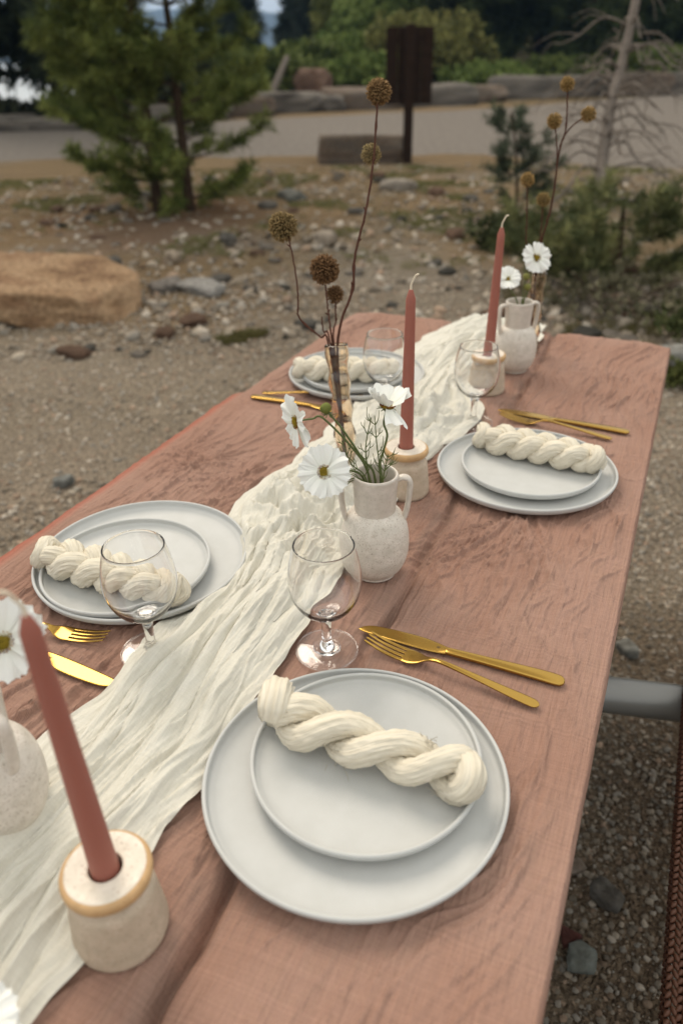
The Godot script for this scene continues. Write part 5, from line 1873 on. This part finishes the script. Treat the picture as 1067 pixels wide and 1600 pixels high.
func build_flowers() -> void:
	var V := Vector3(0.40, 0.45, 0.80).normalized()
	var mouth := Vector3(0.082, TOP + 0.138, 0.132)
	cosmos("white cosmos flower facing the camera low over the left handle of the middle vase", Vector3(0.040, 0.928, 0.188), Vector3(0.22, 0.5, 0.84), 0.0315, 0.12, 11, 8, [mouth + Vector3(-0.018, 0.004, 0.004), mouth + Vector3(-0.006, -0.07, 0)], {})
	cosmos("white cosmos flower turned to the left above the middle vase", Vector3(-0.005, 0.974, 0.164), Vector3(-0.66, 0.06, 0.74), 0.033, 0.22, 12, 7, [Vector3(0.020, 0.974, 0.146), Vector3(0.052, 0.935, 0.134), mouth + Vector3(-0.010, 0.006, 0.002), mouth + Vector3(0.004, -0.07, 0)], {2: -0.2})
	cosmos("white cosmos flower seen from the side against the middle candle", Vector3(0.087, 0.986, 0.115), Vector3(0.12, 0.93, -0.12), 0.034, 0.95, 13, 7, [Vector3(0.089, 0.95, 0.118), Vector3(0.084, 0.92, 0.126), mouth + Vector3(0.006, 0.0, 0), mouth + Vector3(0.004, -0.07, 0)], {3: -0.6})
	var bud := thing("cosmos_bud", "round green flower bud on a stem above the middle vase", "flower bud", Vector3(0.020, 0.983, 0.138))
	var b := Buf.new()
	b.col = Color(0.15, 0.165, 0.045)
	b.lathe(spl2([Vector2(0, -0.0062), Vector2(0.0042, -0.005), Vector2(0.0068, 0.0), Vector2(0.0055, 0.0045), Vector2(0.002, 0.0062), Vector2(0, 0.0064)], 4), 20, Transform3D(facing(Vector3(-0.6, 0.75, 0.1)), Vector3.ZERO))
	part("bud", b.mesh(), M.vertex, bud)
	b = Buf.new()
	for k in 8:
		var a := TAU * k / 8
		b.tube(spline([Vector3(0.003, -0.005, 0), Vector3(0.003, -0.006, 0) + Vector3(cos(a) * 0.006, -0.002, sin(a) * 0.006), Vector3(0.004, -0.008, 0) + Vector3(cos(a) * 0.010, 0.001, sin(a) * 0.010)], 6), ramp(6, 0.0008, 0.0003), 5)
	part("sepals", b.mesh(), M.stem, bud)
	b = Buf.new()
	b.tube(spline([Vector3(0.003, -0.005, 0), Vector3(0.018, -0.024, -0.004), Vector3(0.045, -0.062, -0.006), mouth + Vector3(-0.004, 0.004, -0.002) - bud.position, mouth + Vector3(0.002, -0.06, 0) - bud.position], 24), ramp(24, 0.0012, 0.0016), 8)
	part("stem", b.mesh(), M.stem, bud)
	frond("tall feathery green frond in the middle vase, left of the others", [mouth + Vector3(-0.004, -0.05, 0.002), mouth + Vector3(-0.010, 0.01, 0.004), mouth + Vector3(-0.012, 0.045, 0.006), mouth + Vector3(-0.006, 0.082, 0.004)], 1)
	frond("feathery green frond standing upright in the centre of the middle vase", [mouth + Vector3(0.004, -0.05, -0.004), mouth + Vector3(0.004, 0.01, 0.0), mouth + Vector3(0.0, 0.05, 0.002), mouth + Vector3(-0.002, 0.085, 0.004)], 2)
	frond("feathery green frond spreading left out of the middle vase", [mouth + Vector3(0.0, -0.05, 0.004), mouth + Vector3(-0.012, 0.005, 0.008), mouth + Vector3(-0.028, 0.022, 0.012), mouth + Vector3(-0.040, 0.050, 0.012)], 3)
	frond("short feathery green frond at the right of the middle vase mouth", [mouth + Vector3(0.004, -0.05, 0.0), mouth + Vector3(0.010, 0.004, 0.006), mouth + Vector3(0.013, 0.024, 0.006), mouth + Vector3(0.016, 0.040, 0.006)], 4)
	frond("low feathery green frond over the left rim of the middle vase", [mouth + Vector3(-0.004, -0.03, 0.006), mouth + Vector3(-0.014, 0.004, 0.014), mouth + Vector3(-0.030, 0.006, 0.024), mouth + Vector3(-0.044, 0.002, 0.030)], 5)
	# far vase
	var m2 := Vector3(0.086, TOP + 0.138, -0.643)
	cosmos("white cosmos flower at the far end, higher one before the seed heads", Vector3(0.107, 0.990, -0.650), V + Vector3(0.25, 0.1, 0), 0.031, 0.15, 14, 6, [Vector3(0.100, 0.94, -0.655), m2 + Vector3(0.004, 0, 0), m2 + Vector3(0, -0.06, 0)], {}, "white cosmos flowers in the far vase")
	cosmos("white cosmos flower at the far end, lower one beside the candle", Vector3(0.064, 0.955, -0.612), V + Vector3(-0.1, 0.55, 0), 0.026, 0.2, 15, 8, [Vector3(0.072, 0.925, -0.63), m2 + Vector3(-0.004, 0, 0), m2 + Vector3(0, -0.06, 0)], {}, "white cosmos flowers in the far vase")
	for w in [[Vector3(0.094, 0.955, -0.640), "green bud at the far vase, upper one"], [Vector3(0.098, 0.935, -0.642), "green bud at the far vase, lower one"]]:
		var q := thing("cosmos_bud", w[1], "flower bud", w[0])
		b = Buf.new()
		b.col = Color(0.20, 0.20, 0.06)
		b.lathe(spl2([Vector2(0, -0.0062), Vector2(0.0042, -0.005), Vector2(0.0068, 0.0), Vector2(0.0055, 0.0045), Vector2(0.002, 0.0062), Vector2(0, 0.0064)], 4), 16)
		part("bud", b.mesh(), M.vertex, q)
		b = Buf.new()
		b.tube(spline([Vector3(0, -0.005, 0), Vector3(-0.003, -0.02, 0), m2 + Vector3(0.003, -0.04, 0) - q.position], 10), ramp(10, 0.001, 0.0014), 6)
		part("stem", b.mesh(), M.stem, q)
	# nearest vase, cut by the frame
	var m0 := Vector3(-0.079, TOP + 0.15, 0.606)
	cosmos("large white cosmos flower cut off by the left edge beside the near candle", Vector3(-0.066, 0.946, 0.568), Vector3(0.64, 0.45, 0.50), 0.034, 0.08, 16, 8, [m0 + Vector3(0.002, 0.015, -0.01), m0 + Vector3(0, -0.06, 0)], {}, "white cosmos flower at the left edge")
	cosmos("white cosmos head lying on the runner in the bottom left corner", Vector3(0.047, 0.806, 0.752), Vector3(0.2, 0.9, 0.3), 0.028, 0.2, 17, 8, [], {}, "white cosmos head in the bottom left corner")
	# dried globe stems in the amber vase
	var tan_c := Color(0.235, 0.165, 0.075)
	var brn := Color(0.175, 0.098, 0.048)
	var foot := Vector3(-0.066, TOP + 0.024, -0.112)
	var rim := Vector3(-0.094, TOP + 0.196, -0.140)
	var o := thing("dried_globe_stem", "tall dried stem with a top globe seed head and a smaller one below it", "dried flower", foot, "dried globe stems in the amber vase")
	stalk(o, [Vector3.ZERO, rim + Vector3(0.004, 0, -0.006) - foot, Vector3(-0.081, 1.029, -0.185) - foot, Vector3(-0.085, 1.073, -0.205) - foot, Vector3(-0.079, 1.14, -0.238) - foot, Vector3(-0.081, 1.198, -0.268) - foot, Vector3(-0.088, 1.268, -0.301) - foot, Vector3(-0.09, 1.28, -0.310) - foot], 0.0026, 0.0016, 5, 1)
	seed_head(o, Vector3(-0.09, 1.285, -0.312) - foot, 0.0190, 31, Color(0.25, 0.155, 0.072))
	seed_head(o, Vector3(-0.093, 1.204, -0.290) - foot, 0.0158, 32, Color(0.31, 0.235, 0.115), 460)
	o = thing("dried_globe_stem", "dried stem bent to the left with a single olive globe seed head", "dried flower", foot + Vector3(0.002, 0, 0.002), "dried globe stems in the amber vase")
	foot = o.position
	stalk(o, [Vector3.ZERO, rim + Vector3(-0.006, 0, 0.004) - foot, Vector3(-0.122, 0.962, -0.152) - foot, Vector3(-0.154, 0.988, -0.149) - foot, Vector3(-0.158, 1.01, -0.154) - foot, Vector3(-0.162, 1.04, -0.161) - foot, Vector3(-0.182, 1.094, -0.182) - foot, Vector3(-0.194, 1.108, -0.188) - foot], 0.0018, 0.0013, 4, 2)
	seed_head(o, Vector3(-0.195, 1.112, -0.189) - foot, 0.0222, 33, tan_c, 760)
	o = thing("dried_globe_stem", "short dried stem with a large brown globe seed head in the middle", "dried flower", foot + Vector3(-0.003, 0, -0.003), "dried globe stems in the amber vase")
	foot = o.position
	stalk(o, [Vector3.ZERO, rim + Vector3(-0.004, 0, -0.004) - foot, Vector3(-0.123, 1.0, -0.185) - foot, Vector3(-0.134, 1.045, -0.2) - foot], 0.0018, 0.0014, 2, 3)
	seed_head(o, Vector3(-0.134, 1.051, -0.201) - foot, 0.0232, 34, brn, 760)
	o = thing("dried_globe_stem", "short dried stem with the smallest brown globe just below the large one", "dried flower", foot + Vector3(0.004, 0, 0.001), "dried globe stems in the amber vase")
	foot = o.position
	stalk(o, [Vector3.ZERO, rim + Vector3(0.0, 0, -0.002) - foot, Vector3(-0.114, 0.975, -0.195) - foot, Vector3(-0.123, 1.006, -0.215) - foot], 0.0017, 0.0014, 2, 4)
	seed_head(o, Vector3(-0.124, 1.01, -0.216) - foot, 0.0150, 35, brn * 1.05, 420)
	o = thing("dry_twig", "bare broken dry twig among the globe stems in the amber vase", "twig", foot + Vector3(-0.002, 0, 0.003))
	foot = o.position
	stalk(o, [Vector3.ZERO, rim + Vector3(-0.006, 0, -0.002) - foot, Vector3(-0.122, 0.966, -0.166) - foot, Vector3(-0.128, 0.986, -0.173) - foot], 0.0016, 0.0012, 1, 5)
	# dried globe stems at the far end
	var f2 := Vector3(0.094, TOP + 0.014, -0.772)
	var far_c := Color(0.34, 0.22, 0.085)
	o = thing("dried_globe_stem", "tall forked dried stem with three tan globes at the far end", "dried flower", f2, "dried globe stems at the far end")
	stalk(o, [Vector3.ZERO, Vector3(0.090, 0.93, -0.768) - f2, Vector3(0.098, 1.003, -0.745) - f2, Vector3(0.109, 1.073, -0.745) - f2, Vector3(0.109, 1.162, -0.757) - f2, Vector3(0.115, 1.205, -0.765) - f2, Vector3(0.107, 1.272, -0.778) - f2], 0.0030, 0.0016, 3, 6)
	stalk(o, [Vector3(0.108, 1.15, -0.755) - f2, Vector3(0.104, 1.18, -0.75) - f2, Vector3(0.098, 1.215, -0.737) - f2], 0.0018, 0.0013, 0, 7)
	stalk(o, [Vector3(0.113, 1.19, -0.762) - f2, Vector3(0.128, 1.21, -0.764) - f2, Vector3(0.150, 1.226, -0.766) - f2], 0.0018, 0.0013, 0, 8)
	seed_head(o, Vector3(0.106, 1.277, -0.778) - f2, 0.0140, 36, far_c, 320)
	seed_head(o, Vector3(0.097, 1.219, -0.735) - f2, 0.0152, 37, far_c, 320)
	seed_head(o, Vector3(0.153, 1.228, -0.766) - f2, 0.0148, 38, far_c, 320)
	o = thing("dried_globe_stem", "dried stem with one tan globe at the far end, leftmost there", "dried flower", f2 + Vector3(-0.002, 0, 0.002), "dried globe stems at the far end")
	stalk(o, [Vector3.ZERO, Vector3(-0.012, 0.16, 0.008), Vector3(0.068, 1.0, -0.74) - o.position, Vector3(0.063, 1.045, -0.745) - o.position, Vector3(0.056, 1.11, -0.749) - o.position], 0.0018, 0.0014, 2, 9)
	seed_head(o, Vector3(0.056, 1.114, -0.749) - o.position, 0.0145, 39, far_c, 320)
	o = thing("dried_globe_stem", "shortest dried stem with one olive tan globe at the far end", "dried flower", f2 + Vector3(0.002, 0, 0.003), "dried globe stems at the far end")
	stalk(o, [Vector3.ZERO, Vector3(-0.006, 0.16, 0.008), Vector3(0.097, 1.013, -0.73) - o.position, Vector3(0.092, 1.076, -0.742) - o.position], 0.0018, 0.0014, 2, 10)
	seed_head(o, Vector3(0.092, 1.08, -0.743) - o.position, 0.0145, 40, Color(0.29, 0.20, 0.08), 320)
